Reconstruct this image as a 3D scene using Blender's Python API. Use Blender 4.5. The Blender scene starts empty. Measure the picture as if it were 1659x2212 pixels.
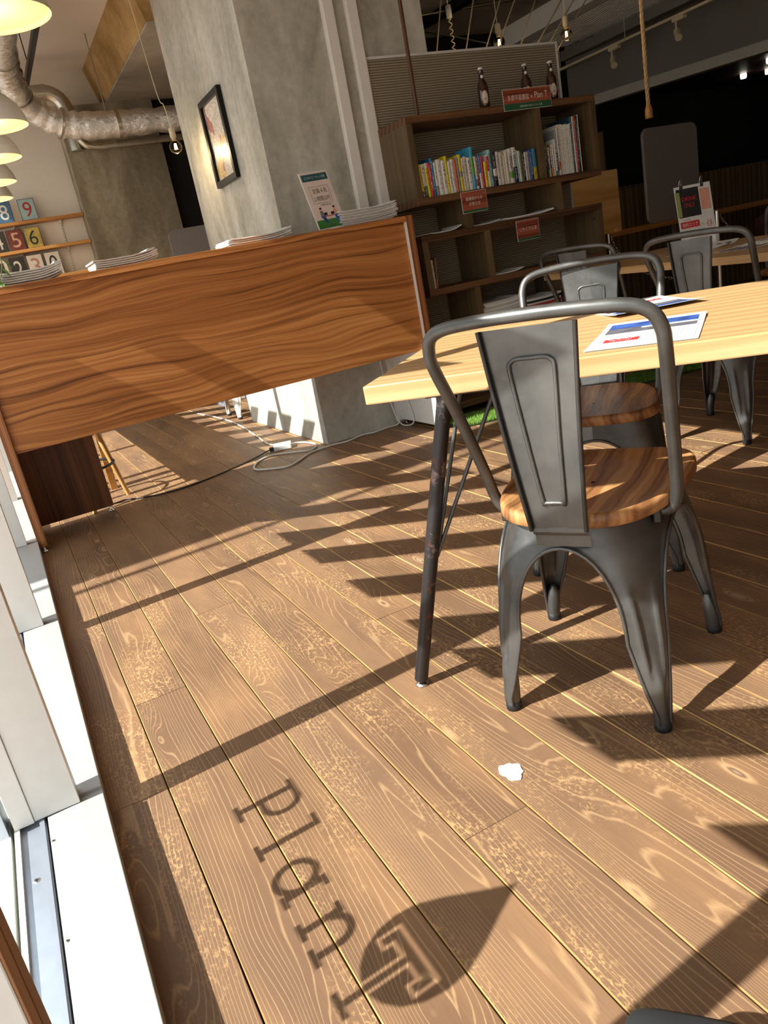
import bpy, bmesh, math, random
from mathutils import Vector, Matrix
random.seed(7)
S = bpy.context.scene
COL = S.collection
PI = math.pi

# ------------------------------------------------------------------ camera
cam_d = bpy.data.cameras.new('camera')
cam = bpy.data.objects.new('camera', cam_d)
COL.objects.link(cam)
_R = (0.87232913, -0.45236913, -0.18548332)
_D = (-0.30109648, -0.1981579, -0.93277776)
_F = (0.38520488, 0.86953759, -0.30906566)
cam.matrix_world = Matrix(((_R[0], -_D[0], -_F[0], 0.0), (_R[1], -_D[1], -_F[1], 0.0),
                           (_R[2], -_D[2], -_F[2], 1.0), (0, 0, 0, 1)))
cam_d.sensor_fit = 'HORIZONTAL'
cam_d.sensor_width = 36.0
cam_d.lens = 36.0 * 1660.0 / 1659.0
cam_d.clip_start = 0.02
cam_d.clip_end = 200
S.camera = cam

# ------------------------------------------------------------------ world, sun, exposure
W = bpy.data.worlds.new('sky')
S.world = W
W.use_nodes = True
_bg = W.node_tree.nodes['Background']
_bg.inputs[0].default_value = (0.87, 0.94, 1.0, 1)
_bg.inputs[1].default_value = 4.7

SUN_T, SUN_AZ = 0.86, 0.07            # drop per metre of x, drift in y per metre of x
sun_d = bpy.data.lights.new('sun', 'SUN')
sun_d.energy = 26.0
sun_d.angle = 0.0093
sun_d.color = (1.0, 0.975, 0.94)
sun = bpy.data.objects.new('sun', sun_d)
COL.objects.link(sun)
sun.rotation_euler = Vector((1.0, SUN_AZ, -SUN_T)).to_track_quat('-Z', 'Y').to_euler()
sun.location = (-6, 2, 6)

S.view_settings.view_transform = 'Standard'
S.view_settings.look = 'None'
S.view_settings.gamma = 1.0
S.view_settings.use_curve_mapping = False
S.view_settings.exposure = -0.92
S.cycles.use_denoising = True
S.cycles.max_bounces = 10
S.cycles.diffuse_bounces = 6
S.cycles.transparent_max_bounces = 16
S.cycles.sample_clamp_indirect = 6.0
S.cycles.caustics_reflective = False
S.cycles.caustics_refractive = False

# ------------------------------------------------------------------ materials
def C(r, g, b):
    f = lambda v: (v / 255 / 12.92) if v / 255 <= 0.04045 else ((v / 255 + 0.055) / 1.055) ** 2.4
    return (f(r), f(g), f(b), 1.0)

MATS = {}
class NT:
    """a small node-building helper"""
    def __init__(s, name, rough=0.5, metal=0.0, spec=0.5, col=(0.5, 0.5, 0.5, 1)):
        s.m = bpy.data.materials.new(name)
        s.m.use_nodes = True
        s.t = s.m.node_tree
        s.p = s.t.nodes['Principled BSDF']
        s.p.inputs['Base Color'].default_value = col
        s.p.inputs['Roughness'].default_value = rough
        s.p.inputs['Metallic'].default_value = metal
        s.p.inputs['Specular IOR Level'].default_value = spec
        MATS[name] = s.m
    def n(s, typ, **kw):
        nd = s.t.nodes.new('ShaderNode' + typ)
        for k, v in kw.items():
            if k.startswith('i_'):
                nd.inputs[k[2:].replace('_', ' ')].default_value = v
            else:
                setattr(nd, k, v)
        return nd
    def l(s, a, b):
        s.t.links.new(a, b)
    def obj(s, rnd=True):
        tc = s.n('TexCoord')
        if not rnd:
            return tc.outputs['Object']
        oi = s.n('ObjectInfo')
        mu = s.n('VectorMath', operation='SCALE')
        cx = s.n('CombineXYZ')
        s.l(oi.outputs['Random'], cx.inputs[0]); s.l(oi.outputs['Random'], cx.inputs[1]); s.l(oi.outputs['Random'], cx.inputs[2])
        s.l(cx.outputs[0], mu.inputs[0]); mu.inputs['Scale'].default_value = 37.0
        ad = s.n('VectorMath', operation='ADD')
        s.l(tc.outputs['Object'], ad.inputs[0]); s.l(mu.outputs[0], ad.inputs[1])
        return ad.outputs[0]
    def map(s, v, scale):
        mp = s.n('Mapping'); mp.inputs['Scale'].default_value = scale
        s.l(v, mp.inputs['Vector']); return mp.outputs[0]
    def noise(s, v, scale, detail=3.0, rough=0.55, dist=0.0):
        nd = s.n('TexNoise'); nd.inputs['Scale'].default_value = scale
        nd.inputs['Detail'].default_value = detail; nd.inputs['Roughness'].default_value = rough
        nd.inputs['Distortion'].default_value = dist
        s.l(v, nd.inputs['Vector']); return nd.outputs['Fac']
    def ma(s, op, a, b=None, c=None):
        nd = s.n('Math', operation=op)
        for i, x in enumerate((a, b, c)):
            if x is None: continue
            if isinstance(x, (int, float)): nd.inputs[i].default_value = x
            else: s.l(x, nd.inputs[i])
        return nd.outputs[0]
    def ramp(s, f, stops):
        nd = s.n('ValToRGB'); e = nd.color_ramp.elements
        while len(e) < len(stops): e.new(0.5)
        for k, (p, c) in enumerate(stops):
            e[k].position = p; e[k].color = c if len(c) == 4 else (*c, 1)
        s.l(f, nd.inputs[0]); return nd.outputs[0]
    def mix(s, f, a, b, blend='MIX'):
        nd = s.n('Mix', data_type='RGBA', blend_type=blend)
        if isinstance(f, (int, float)): nd.inputs[0].default_value = f
        else: s.l(f, nd.inputs[0])
        for i, x in ((6, a), (7, b)):
            if isinstance(x, tuple): nd.inputs[i].default_value = x
            else: s.l(x, nd.inputs[i])
        return nd.outputs[2]
    def color(s, c): s.l(c, s.p.inputs['Base Color'])
    def bump(s, h, strength=0.3, dist=0.002):
        nd = s.n('Bump'); nd.inputs['Strength'].default_value = strength; nd.inputs['Distance'].default_value = dist
        s.l(h, nd.inputs['Height']); s.l(nd.outputs[0], s.p.inputs['Normal'])
    def sep(s, v):
        nd = s.n('SeparateXYZ'); s.l(v, nd.inputs[0]); return nd.outputs

def g4(v): return (v, v, v, 1)

def plain(name, col, rough=0.5, metal=0.0, spec=0.5, var=0.06, scale=20.0, bump=0.0):
    t = NT(name, rough, metal, spec, col)
    v = t.obj()
    nz = t.noise(v, scale, 4)
    lo = tuple(c * (1 - var) for c in col[:3]) + (1,)
    hi = tuple(min(1, c * (1 + var)) for c in col[:3]) + (1,)
    t.color(t.ramp(nz, [(0.3, lo), (0.7, hi)]))
    if bump: t.bump(t.noise(v, scale * 4, 3), bump, 0.001)
    return t.m

def emit(name, col, strength):
    t = NT(name, 0.5, 0, 0.5, col)
    t.p.inputs['Emission Color'].default_value = col
    t.p.inputs['Emission Strength'].default_value = strength
    return t.m

def wood(name, axis, dark, mid, light, freq=40.0, warp=6.0, along=0.12, nscale=6.0, rough=0.45, across=None, fine=0.25, spec=0.4, bump=0.15, rnd=True):
    """grain running along one axis; bands from a warped sine across it"""
    t = NT(name, rough, 0, spec, mid)
    v = t.obj(rnd)
    sc = [1.0, 1.0, 1.0]; sc['xyz'.index(axis)] = along
    m = t.map(v, sc)
    o = t.sep(v)
    if across is None:
        across = [i for i in range(3) if i != 'xyz'.index(axis)]
        a = t.ma('ADD', o[across[0]], t.ma('MULTIPLY', o[across[1]], 0.6))
    else:
        a = o['xyz'.index(across)]
    w = t.noise(m, nscale, 3, 0.5)
    ring = t.ma('ADD', t.ma('MULTIPLY', a, freq), t.ma('MULTIPLY', w, warp))
    s1 = t.ma('ADD', t.ma('MULTIPLY', t.ma('SINE', ring), 0.5), 0.5)
    s2 = t.ma('ADD', t.ma('MULTIPLY', t.ma('SINE', t.ma('MULTIPLY', ring, 3.7)), 0.5), 0.5)
    sc2 = [60.0, 60.0, 60.0]; sc2['xyz'.index(axis)] = 1.6
    st = t.noise(t.map(v, sc2), 4.0, 2, 0.6)
    f = t.ma('ADD', t.ma('ADD', t.ma('MULTIPLY', s1, 0.45), t.ma('MULTIPLY', s2, 0.2)), t.ma('MULTIPLY', st, 0.35 + fine * 0.4))
    t.color(t.ramp(f, [(0.18, dark), (0.5, mid), (0.85, light)]))
    if bump: t.bump(f, bump, 0.0008)
    return t.m

def streak(name, axis, across, stops, freq=34.0, wave=0.035, wl=1.5, rough=0.4, along=0.55, spec=0.4):
    """veneer: irregular streaks along one axis that swell and dip in long waves"""
    t = NT(name, rough, 0, spec)
    v = t.obj(); o = t.sep(v)
    ia, ic = 'xyz'.index(axis), 'xyz'.index(across)
    sc = [0.001, 0.001, 0.001]; sc[ia] = wl; sc[ic] = wl * 3.2
    w1 = t.noise(t.map(v, sc), 1.0, 1.5, 0.4)
    ac = t.ma('ADD', o[ic], t.ma('MULTIPLY', w1, wave * 4))
    cx = t.n('CombineXYZ')
    t.l(t.ma('MULTIPLY', ac, freq), cx.inputs[0]); t.l(t.ma('MULTIPLY', o[ia], along), cx.inputs[1])
    n1 = t.noise(cx.outputs[0], 1.0, 2.5, 0.55)
    cy = t.n('CombineXYZ')
    t.l(t.ma('MULTIPLY', ac, freq * 6.5), cy.inputs[0]); t.l(t.ma('MULTIPLY', o[ia], along * 3), cy.inputs[1])
    n2 = t.noise(cy.outputs[0], 1.0, 2, 0.6)
    f = t.ma('ADD', t.ma('MULTIPLY', n1, 0.62), t.ma('MULTIPLY', n2, 0.38))
    t.color(t.ramp(f, stops))
    return t.m

def floor_wood(name):
    t = NT(name, 0.5, 0, 0.35)
    oi = t.n('ObjectInfo')
    v = t.obj()
    o = t.sep(v)
    m1 = t.map(v, (5.5, 0.42, 1))
    n1 = t.noise(m1, 1.0, 2.2, 0.45)
    # knots: a sparse cell pattern that pushes the growth rings apart
    kv = t.n('TexVoronoi', feature='F1'); kv.inputs['Scale'].default_value = 1.0
    t.l(t.map(v, (8.2, 2.4, 0.001)), kv.inputs['Vector'])
    kd = kv.outputs['Distance']
    kn = t.ma('MAXIMUM', t.ma('SUBTRACT', 1.0, t.ma('MULTIPLY', kd, 2.1)), 0.0)
    kn3 = t.ma('POWER', kn, 2.0)
    ring = t.ma('ADD', t.ma('ADD', t.ma('MULTIPLY', n1, 34.0), t.ma('MULTIPLY', o[0], 96.0)), t.ma('MULTIPLY', kn3, 4.5))
    ring = t.ma('ADD', ring, t.ma('MULTIPLY', t.noise(t.map(v, (60, 9, 1)), 1.0, 2), 0.35))
    fr = t.ma('FRACT', ring)
    line = t.ramp(fr, [(0.0, g4(0)), (0.74, g4(0.0)), (0.88, g4(1.0)), (0.95, g4(0.5)), (1.0, g4(0.0))])
    pore = t.noise(t.map(v, (260, 14, 1)), 1.0, 2, 0.6)
    blot = t.noise(t.map(v, (9, 2.5, 1)), 1.0, 3)
    rb = oi.outputs['Random']
    base = t.mix(rb, C(110, 82, 60), C(132, 101, 76))
    base = t.mix(t.ma('MULTIPLY', t.ma('MAXIMUM', t.ma('SUBTRACT', blot, 0.42), 0.0), 2.6), base, C(156, 118, 84))
    blot2 = t.noise(t.map(v, (5, 1.3, 1)), 1.0, 3)
    base = t.mix(t.ma('MULTIPLY', t.ma('MAXIMUM', t.ma('SUBTRACT', blot2, 0.45), 0.0), 2.2), base, C(104, 82, 66))
    base = t.mix(t.ma('MULTIPLY', pore, 0.42), base, C(86, 60, 44))
    lm = t.ma('MULTIPLY', line, t.ma('MULTIPLY', t.ma('ADD', pore, 0.15), 0.85))
    col = t.mix(t.ma('MULTIPLY', lm, 0.62), base, C(206, 168, 122))
    # worn flecks where the stain has rubbed off
    fl = t.noise(t.map(v, (170, 95, 1)), 1.0, 4, 0.62, 0.6)
    fm = t.noise(t.map(v, (8, 2.2, 1)), 1.0, 2)
    fthr = t.ma('MULTIPLY', t.ma('MAXIMUM', t.ma('SUBTRACT', fm, 0.47), 0.0), 5.0)
    fleck = t.ma('MULTIPLY', t.ramp(fl, [(0.53, g4(0)), (0.60, g4(1))]), t.ma('MINIMUM', fthr, 1.0))
    col = t.mix(t.ma('MULTIPLY', fleck, 0.6), col, C(210, 166, 112))
    # knot eyes, grey-brown with a pale rim
    keep = t.ma('GREATER_THAN', kv.outputs['Color'], 0.35)
    eye = t.ma('MULTIPLY', t.ramp(kd, [(0.06, g4(1)), (0.085, g4(0.0))]), keep)
    rim = t.ma('MULTIPLY', t.ramp(kd, [(0.07, g4(0)), (0.09, g4(1)), (0.13, g4(0))]), keep)
    col = t.mix(t.ma('MULTIPLY', rim, 0.5), col, C(205, 165, 120))
    ring_ = t.ma('MULTIPLY', t.ramp(kd, [(0.060, g4(0)), (0.072, g4(1)), (0.086, g4(0))]), keep)
    col = t.mix(t.ma('MULTIPLY', eye, 0.75), col, C(170, 146, 122))
    col = t.mix(t.ma('MULTIPLY', ring_, 0.7), col, C(74, 54, 42))
    t.color(col)
    t.l(t.ramp(pore, [(0.2, g4(0.42)), (0.8, g4(0.62))]), t.p.inputs['Roughness'])
    t.bump(t.ma('ADD', line, t.ma('MULTIPLY', pore, 0.6)), 0.25, 0.0012)
    return t.m

def concrete(name, c1, c2, c3, scale=1.6, rough=0.8, streak=False):
    t = NT(name, rough, 0, 0.3)
    v = t.obj(False)
    m = t.map(v, (1, 1, 0.35) if streak else (1, 1, 1))
    a = t.noise(m, scale, 5, 0.6, 0.8)
    b = t.noise(v, scale * 9, 4, 0.65)
    f = t.ma('ADD', t.ma('MULTIPLY', a, 0.75), t.ma('MULTIPLY', b, 0.25))
    t.color(t.ramp(f, [(0.34, c1), (0.5, c2), (0.64, c3)]))
    t.bump(b, 0.15, 0.002)
    return t.m

floor_wood('floor_wood')
wood('floor_edge_lit', 'y', C(142, 104, 60), C(180, 136, 78), C(204, 160, 96), freq=60, warp=3, rough=0.6)  # pale bare wood, with the sun on the board edges put into its colour
streak('teak', 'x', 'z', [(0.32, C(82, 46, 24)), (0.42, C(144, 88, 44)), (0.52, C(178, 114, 60)), (0.68, C(202, 142, 84))], 46.0, 0.045, 1.25)
streak('teak_upright', 'z', 'x', [(0.30, C(48, 28, 18)), (0.45, C(92, 54, 30)), (0.56, C(118, 72, 40)), (0.70, C(142, 92, 54))], 34.0, 0.01, 0.8)
wood('teak_edge', 'z', C(100, 60, 34), C(146, 92, 54), C(170, 112, 68), freq=200, warp=5.0, along=0.1, nscale=5.0, rough=0.45, bump=0.05)
wood('walnut', 'x', C(58, 38, 24), C(92, 62, 40), C(116, 82, 54), freq=120, warp=8.0, along=0.08, nscale=6, rough=0.5, bump=0.08)
streak('walnut_upright', 'z', 'y', [(0.30, C(66, 52, 36)), (0.5, C(96, 78, 54)), (0.70, C(118, 98, 68))], 60.0, 0.006, 0.8)
wood('oak', 'x', C(166, 130, 86), C(184, 147, 100), C(196, 160, 114), freq=110, warp=9.0, along=0.05, nscale=6, rough=0.36, fine=0.3, bump=0.05)
wood('seat_elm', 'x', C(104, 66, 38), C(150, 102, 62), C(188, 138, 88), freq=95, warp=13.0, along=0.3, nscale=7, rough=0.42, across='y', bump=0.2)
wood('pale_ply', 'x', C(186, 142, 86), C(208, 166, 106), C(222, 184, 126), freq=40, warp=8.0, along=0.1, nscale=4, rough=0.5)
wood('shelf_pine', 'x', C(150, 98, 44), C(182, 126, 62), C(200, 146, 80), freq=60, warp=5.0, along=0.1, nscale=4, rough=0.5)
wood('dark_panel', 'z', C(66, 52, 36), C(104, 84, 60), C(126, 104, 76), freq=90, warp=5.0, along=0.05, nscale=4, rough=0.6)
wood('pole_wood', 'z', C(62, 36, 20), C(92, 56, 34), C(108, 70, 42), freq=60, warp=4.0, along=0.1, nscale=6, rough=0.5)
wood('stool_wood', 'z', C(176, 128, 72), C(200, 152, 92), C(216, 170, 110), freq=70, warp=4.0, along=0.1, nscale=6, rough=0.45)
wood('brown_frame', 'z', C(120, 80, 46), C(140, 96, 58), C(152, 106, 66), freq=90, warp=4.0, along=0.1, nscale=5, rough=0.6)
wood('sign_board', 'x', C(104, 46, 32), C(146, 74, 54), C(168, 92, 70), freq=90, warp=6.0, along=0.1, nscale=5, rough=0.4, across='z')
concrete('column_concrete', C(142, 140, 128), C(178, 176, 164), C(204, 203, 193), 2.6, 0.75, True)
concrete('pilaster_concrete', C(106, 98, 82), C(136, 126, 106), C(168, 158, 136), 2.6, 0.8, True)
concrete('ceiling_concrete', C(112, 106, 96), C(128, 122, 110), C(142, 136, 124), 1.5, 0.9)
concrete('soffit_concrete', C(140, 132, 118), C(160, 152, 138), C(176, 168, 154), 1.5, 0.85)
concrete('beam_board', C(136, 108, 64), C(164, 134, 86), C(186, 158, 108), 3.0, 0.8)
plain('wall_paint', C(222, 216, 204), 0.8, var=0.03, scale=3)
plain('ceiling_paint', C(220, 212, 202), 0.85, var=0.03, scale=2)
plain('header_trim', C(176, 172, 162), 0.7)
plain('header_paint', C(118, 114, 106), 0.85, var=0.04, scale=2)
plain('sill_white', C(160, 160, 158), 0.4, 0.0, 0.4, var=0.03, scale=30)
plain('white_alu', C(214, 210, 204), 0.38, 0.0, 0.5, var=0.03, scale=30)
plain('grey_alu', C(168, 174, 186), 0.35, 0.6, 0.5, var=0.05, scale=25)
plain('white_paint', C(228, 226, 220), 0.5, var=0.03)
plain('dark_gap', C(18, 14, 12), 0.9)
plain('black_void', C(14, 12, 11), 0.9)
plain('rubber', C(16, 16, 16), 0.6)
plain('black_metal', C(24, 24, 25), 0.4, 0.6)
plain('black_cloth', C(26, 26, 27), 0.85, bump=0.3)
plain('chrome', C(214, 214, 214), 0.12, 1.0)
plain('galvanised', C(176, 172, 160), 0.32, 1.0, var=0.12, scale=9)
plain('white_plastic', C(226, 225, 220), 0.4)
plain('cord_white', C(220, 218, 210), 0.55)
plain('cord_black', C(18, 18, 19), 0.5)
plain('cord_cream', C(214, 200, 168), 0.6)
plain('grey_felt', C(134, 129, 127), 0.95, bump=0.4, scale=60)
plain('paper', C(232, 231, 228), 0.7, var=0.02)
plain('newsprint', C(206, 203, 196), 0.8, var=0.05, scale=60)
plain('ink', C(34, 34, 36), 0.7)
plain('ink_grey', C(120, 122, 130), 0.7)
plain('print_red', C(206, 52, 50), 0.5)
plain('print_blue', C(52, 82, 150), 0.5, var=0.5, scale=30)
plain('print_road', C(92, 90, 96), 0.5, var=0.5, scale=40)
plain('print_teal', C(40, 88, 100), 0.5)
plain('print_green', C(64, 130, 62), 0.5, var=0.15)
plain('print_pink', C(230, 214, 206), 0.5, var=0.02)
plain('sign_green', C(40, 92, 62), 0.45)
plain('sign_text', C(234, 222, 206), 0.6)
plain('skin_print', C(224, 160, 136), 0.6)
plain('film', C(196, 192, 184), 0.6)
plain('rope', C(196, 168, 124), 0.8, bump=0.4, scale=60)
plain('shade_white', C(214, 210, 200), 0.35)
plain('turf_base', C(40, 64, 24), 0.9)
plain('leaf_green', C(96, 132, 62), 0.5, var=0.3)
plain('stem_green', C(150, 156, 92), 0.6)
plain('pot_grey', C(120, 112, 104), 0.7)
plain('outdoor_wall', C(150, 144, 136), 0.85)
plain('patch_white', C(224, 226, 230), 0.7, bump=0.5, scale=60)
plain('knot_dark', C(58, 42, 32), 0.7, var=0.4, scale=60)
plain('maroon_leather', C(58, 20, 18), 0.5)

t = NT('gunmetal', 0.4, 0.75, 0.5)
v = t.obj(False)
a = t.noise(v, 7.0, 4, 0.6)
t.color(t.ramp(a, [(0.3, C(84, 83, 81)), (0.7, C(114, 112, 109))]))
t.l(t.ramp(t.noise(v, 60, 3), [(0.3, g4(0.36)), (0.7, g4(0.48))]), t.p.inputs['Roughness'])
t = NT('gunmetal_dark', 0.38, 0.8, 0.5)
a = t.noise(t.obj(False), 7.0, 4, 0.6)
t.color(t.ramp(a, [(0.3, C(60, 58, 57)), (0.7, C(84, 81, 78))]))
t = NT('raw_steel', 0.4, 0.75, 0.5)
v = t.obj(False)
a = t.noise(v, 16.0, 5, 0.65)
b = t.noise(v, 45.0, 3, 0.6)
c = t.mix(t.ramp(a, [(0.58, g4(0)), (0.63, g4(1))]), C(62, 58, 58), C(122, 104, 98))
t.color(t.mix(t.ramp(b, [(0.62, g4(0)), (0.68, g4(1))]), c, C(98, 60, 46)))
t = NT('foil', 0.22, 1.0, 0.5, C(232, 230, 226))
v = t.obj(False)
t.bump(t.ma('ADD', t.noise(t.map(v, (1, 1, 1)), 22, 6, 0.75, 1.6), t.ma('MULTIPLY', t.noise(v, 90, 3), 0.2)), 0.7, 0.014)
t = NT('bottle_glass', 0.08, 0, 0.5, C(48, 22, 10))
t.p.inputs['Coat Weight'].default_value = 0.5
t = NT('bulb_glass', 0.05, 0, 0.5, (1.0, 0.86, 0.6, 1))
t.p.inputs['Transmission Weight'].default_value = 1.0
t.p.inputs['IOR'].default_value = 1.05
emit('filament', (1.0, 0.62, 0.25, 1), 60.0)
emit('lamp_disc', (1.0, 0.70, 0.27, 1), 1.7)
emit('spot_face', (1.0, 0.9, 0.75, 1), 8.0)
t = NT('shade_inside', 0.5, 0, 0.4, C(250, 226, 176))
# window glass: lets the sun through, with a thin mirror coat
m = bpy.data.materials.new('pane_glass'); m.use_nodes = True; MATS['pane_glass'] = m
nt = m.node_tree; nt.nodes.clear()
_o = nt.nodes.new('ShaderNodeOutputMaterial'); _t = nt.nodes.new('ShaderNodeBsdfTransparent')
_g = nt.nodes.new('ShaderNodeBsdfGlossy'); _m = nt.nodes.new('ShaderNodeMixShader')
_nz = nt.nodes.new('ShaderNodeTexNoise'); _nz.inputs['Scale'].default_value = 2.0
_rp = nt.nodes.new('ShaderNodeMapRange'); _rp.inputs[3].default_value = 0.04; _rp.inputs[4].default_value = 0.06
_t.inputs[0].default_value = (0.95, 0.97, 0.96, 1); _g.inputs['Roughness'].default_value = 0.0
nt.links.new(_nz.outputs['Fac'], _rp.inputs[0]); nt.links.new(_rp.outputs[0], _m.inputs[0])
nt.links.new(_t.outputs[0], _m.inputs[1]); nt.links.new(_g.outputs[0], _m.inputs[2]); nt.links.new(_m.outputs[0], _o.inputs[0])
# ribbed translucent panel
t = NT('ribbed_panel', 0.3, 0.0, 0.6, C(150, 138, 116))
zz = t.sep(t.obj(False))[2]
wv = t.ma('ADD', t.ma('MULTIPLY', t.ma('SINE', t.ma('MULTIPLY', zz, 2 * PI / 0.0135)), 0.5), 0.5)
t.color(t.ramp(wv, [(0.0, C(104, 94, 78)), (1.0, C(176, 164, 140))]))
t.bump(wv, 0.7, 0.004)
# pavement outside
t = NT('pavement', 0.85, 0, 0.3)
br = t.n('TexBrick'); br.inputs['Scale'].default_value = 3.0
br.inputs['Color1'].default_value = C(206, 186, 174); br.inputs['Color2'].default_value = C(190, 172, 162); br.inputs['Mortar'].default_value = C(150, 138, 130)
t.l(t.obj(False), br.inputs['Vector']); t.color(br.outputs['Color'])
t = NT('turf_blade', 0.7, 0, 0.3)
t.color(t.ramp(t.noise(t.obj(False), 30, 3), [(0.3, C(72, 112, 32)), (0.7, C(150, 186, 84))]))
t = NT('art_print', 0.35, 0, 0.5)
v = t.obj(False)
c1 = t.ramp(t.noise(v, 26, 3, 0.6, 2.5), [(0.46, g4(0)), (0.49, g4(1)), (0.52, g4(1)), (0.55, g4(0))])
c2 = t.ramp(t.noise(t.map(v, (1, 1.3, 0.8)), 8, 1), [(0.60, g4(0)), (0.63, g4(1))])
c3 = t.ramp(t.noise(t.map(v, (1, 0.7, 1.4)), 6, 1), [(0.61, g4(0)), (0.64, g4(1))])
c = t.mix(c2, C(222, 214, 202), C(178, 120, 112))
c = t.mix(c3, c, C(224, 196, 128))
t.color(t.mix(t.ma('MULTIPLY', c1, 0.7), c, C(60, 54, 54)))

def spine(name, col, ink, z0, z1):
    """book cover with a column of small printed marks down the spine"""
    t = NT(name, 0.4, 0, 0.5, col)
    v = t.obj()
    base = t.mix(t.noise(t.map(v, (10, 10, 18)), 1.0, 2), col, tuple(c * 0.85 for c in col[:3]) + (1,))
    tc = t.n('TexCoord'); o = t.sep(tc.outputs['Generated'])
    mk = t.ramp(t.noise(t.map(v, (300, 300, 170)), 1.0, 1.5, 0.5), [(0.545, g4(0)), (0.575, g4(1))])
    inx = t.ma('MULTIPLY', t.ma('GREATER_THAN', o[0], 0.30), t.ma('LESS_THAN', o[0], 0.70))
    inz = t.ma('MULTIPLY', t.ma('GREATER_THAN', o[2], z0), t.ma('LESS_THAN', o[2], z1))
    t.color(t.mix(t.ma('MULTIPLY', mk, t.ma('MULTIPLY', inx, inz)), base, ink))
    return t.m

# ------------------------------------------------------------------ geometry helpers
class MB:
    def __init__(s): s.v = []; s.f = []; s.sm = []
    def add(s, vs, fs, smooth=False):
        b = len(s.v); s.v += [tuple(p) for p in vs]
        s.f += [tuple(b + i for i in f) for f in fs]; s.sm += [smooth] * len(fs); return s
    def box(s, x0, x1, y0, y1, z0, z1):
        vs = [(x, y, z) for x in (x0, x1) for y in (y0, y1) for z in (z0, z1)]
        return s.add(vs, [(0, 1, 3, 2), (4, 6, 7, 5), (0, 4, 5, 1), (2, 3, 7, 6), (0, 2, 6, 4), (1, 5, 7, 3)])
    def bbox(s, x0, x1, y0, y1, z0, z1, b=0.002):
        """box with chamfered edges"""
        bm = bmesh.new()
        bmesh.ops.create_cube(bm, size=1)
        for q in bm.verts:
            q.co = Vector(((x0 + x1) / 2 + q.co.x * (x1 - x0), (y0 + y1) / 2 + q.co.y * (y1 - y0), (z0 + z1) / 2 + q.co.z * (z1 - z0)))
        bmesh.ops.bevel(bm, geom=bm.edges[:], offset=b, segments=2, affect='EDGES', profile=0.5)
        bm.verts.index_update()
        s.add([q.co[:] for q in bm.verts], [[q.index for q in f.verts] for f in bm.faces]); bm.free(); return s
    def tube(s, path, r, n=8, cap=True, up=None):
        path = [Vector(p) for p in path]; rs = r if isinstance(r, (list, tuple)) else [r] * len(path)
        rings = []; prev = None
        for i, p in enumerate(path):
            d = (path[min(i + 1, len(path) - 1)] - path[max(i - 1, 0)]).normalized()
            if prev is None:
                a = Vector((0, 0, 1)) if abs(d.z) < 0.9 else Vector((1, 0, 0))
                x = d.cross(a).normalized()
            else:
                x = (prev - d * prev.dot(d)).normalized()
            y = d.cross(x); prev = x
            rings.append([p + (x * math.cos(k * 2 * PI / n) + y * math.sin(k * 2 * PI / n)) * rs[i] for k in range(n)])
        vs = [q for rg in rings for q in rg]; fs = []
        for i in range(len(path) - 1):
            for k in range(n):
                fs.append((i * n + k, i * n + (k + 1) % n, (i + 1) * n + (k + 1) % n, (i + 1) * n + k))
        s.add(vs, fs, True)
        if cap:
            s.add(rings[0], [tuple(range(n))[::-1]]); s.add(rings[-1], [tuple(range(n))])
        return s
    def lathe(s, prof, n=20, o=(0, 0, 0), smooth=True):
        vs = []; fs = []
        for r, z in prof:
            for k in range(n):
                a = 2 * PI * k / n; vs.append((o[0] + r * math.cos(a), o[1] + r * math.sin(a), o[2] + z))
        for i in range(len(prof) - 1):
            for k in range(n):
                fs.append((i * n + k, i * n + (k + 1) % n, (i + 1) * n + (k + 1) % n, (i + 1) * n + k))
        return s.add(vs, fs, smooth)
    def prism(s, poly, h, fn):
        """extrude a 2-D outline; fn(a, b, c) maps outline a, b and height c to 3-D"""
        n = len(poly)
        vs = [fn(a, b, 0) for a, b in poly] + [fn(a, b, h) for a, b in poly]
        fs = [tuple(range(n))[::-1], tuple(range(n, 2 * n))] + [(i, (i + 1) % n, n + (i + 1) % n, n + i) for i in range(n)]
        return s.add(vs, fs)
    def grid(s, pts, smooth=True, closed=False):
        r = len(pts); c = len(pts[0]); fs = []
        for i in range(r - 1):
            for j in range(c if closed else c - 1):
                fs.append((i * c + j, i * c + (j + 1) % c, (i + 1) * c + (j + 1) % c, (i + 1) * c + j))
        return s.add([p for rw in pts for p in rw], fs, smooth)
    def mesh(s, name, mat=None):
        me = bpy.data.meshes.new(name); me.from_pydata(s.v, [], s.f)
        me.polygons.foreach_set('use_smooth', s.sm)
        if mat: me.materials.append(MATS[mat] if isinstance(mat, str) else mat)
        me.update()
        bm = bmesh.new(); bm.from_mesh(me); bmesh.ops.recalc_face_normals(bm, faces=bm.faces[:]); bm.to_mesh(me); bm.free()
        return me
    def build(s, name, mat, parent=None, **kw):
        return link(name, s.mesh(name, mat), parent, **kw)

def link(name, me, parent=None, label=None, cat=None, group=None, kind=None, loc=None, rz=None):
    o = bpy.data.objects.new(name, me); COL.objects.link(o)
    if parent is not None: o.parent = parent
    tag(o, label, cat, group, kind)
    if loc: o.location = loc
    if rz is not None: o.rotation_euler = (0, 0, rz)
    return o

def tag(o, label=None, cat=None, group=None, kind=None):
    if label: o['label'] = label
    if cat: o['category'] = cat
    if group: o['group'] = group
    if kind: o['kind'] = kind
    return o

def thing(name, label, cat, loc=(0, 0, 0), rz=0.0, group=None, kind=None):
    o = bpy.data.objects.new(name, None); COL.objects.link(o)
    o.empty_display_size = 0.05; o.location = loc; o.rotation_euler = (0, 0, rz)
    return tag(o, label, cat, group, kind)

def struct(name, mb, mat, label=None, cat=None, parent=None):
    return mb.build(name, mat, parent, label=label, cat=cat, kind='structure')

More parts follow.
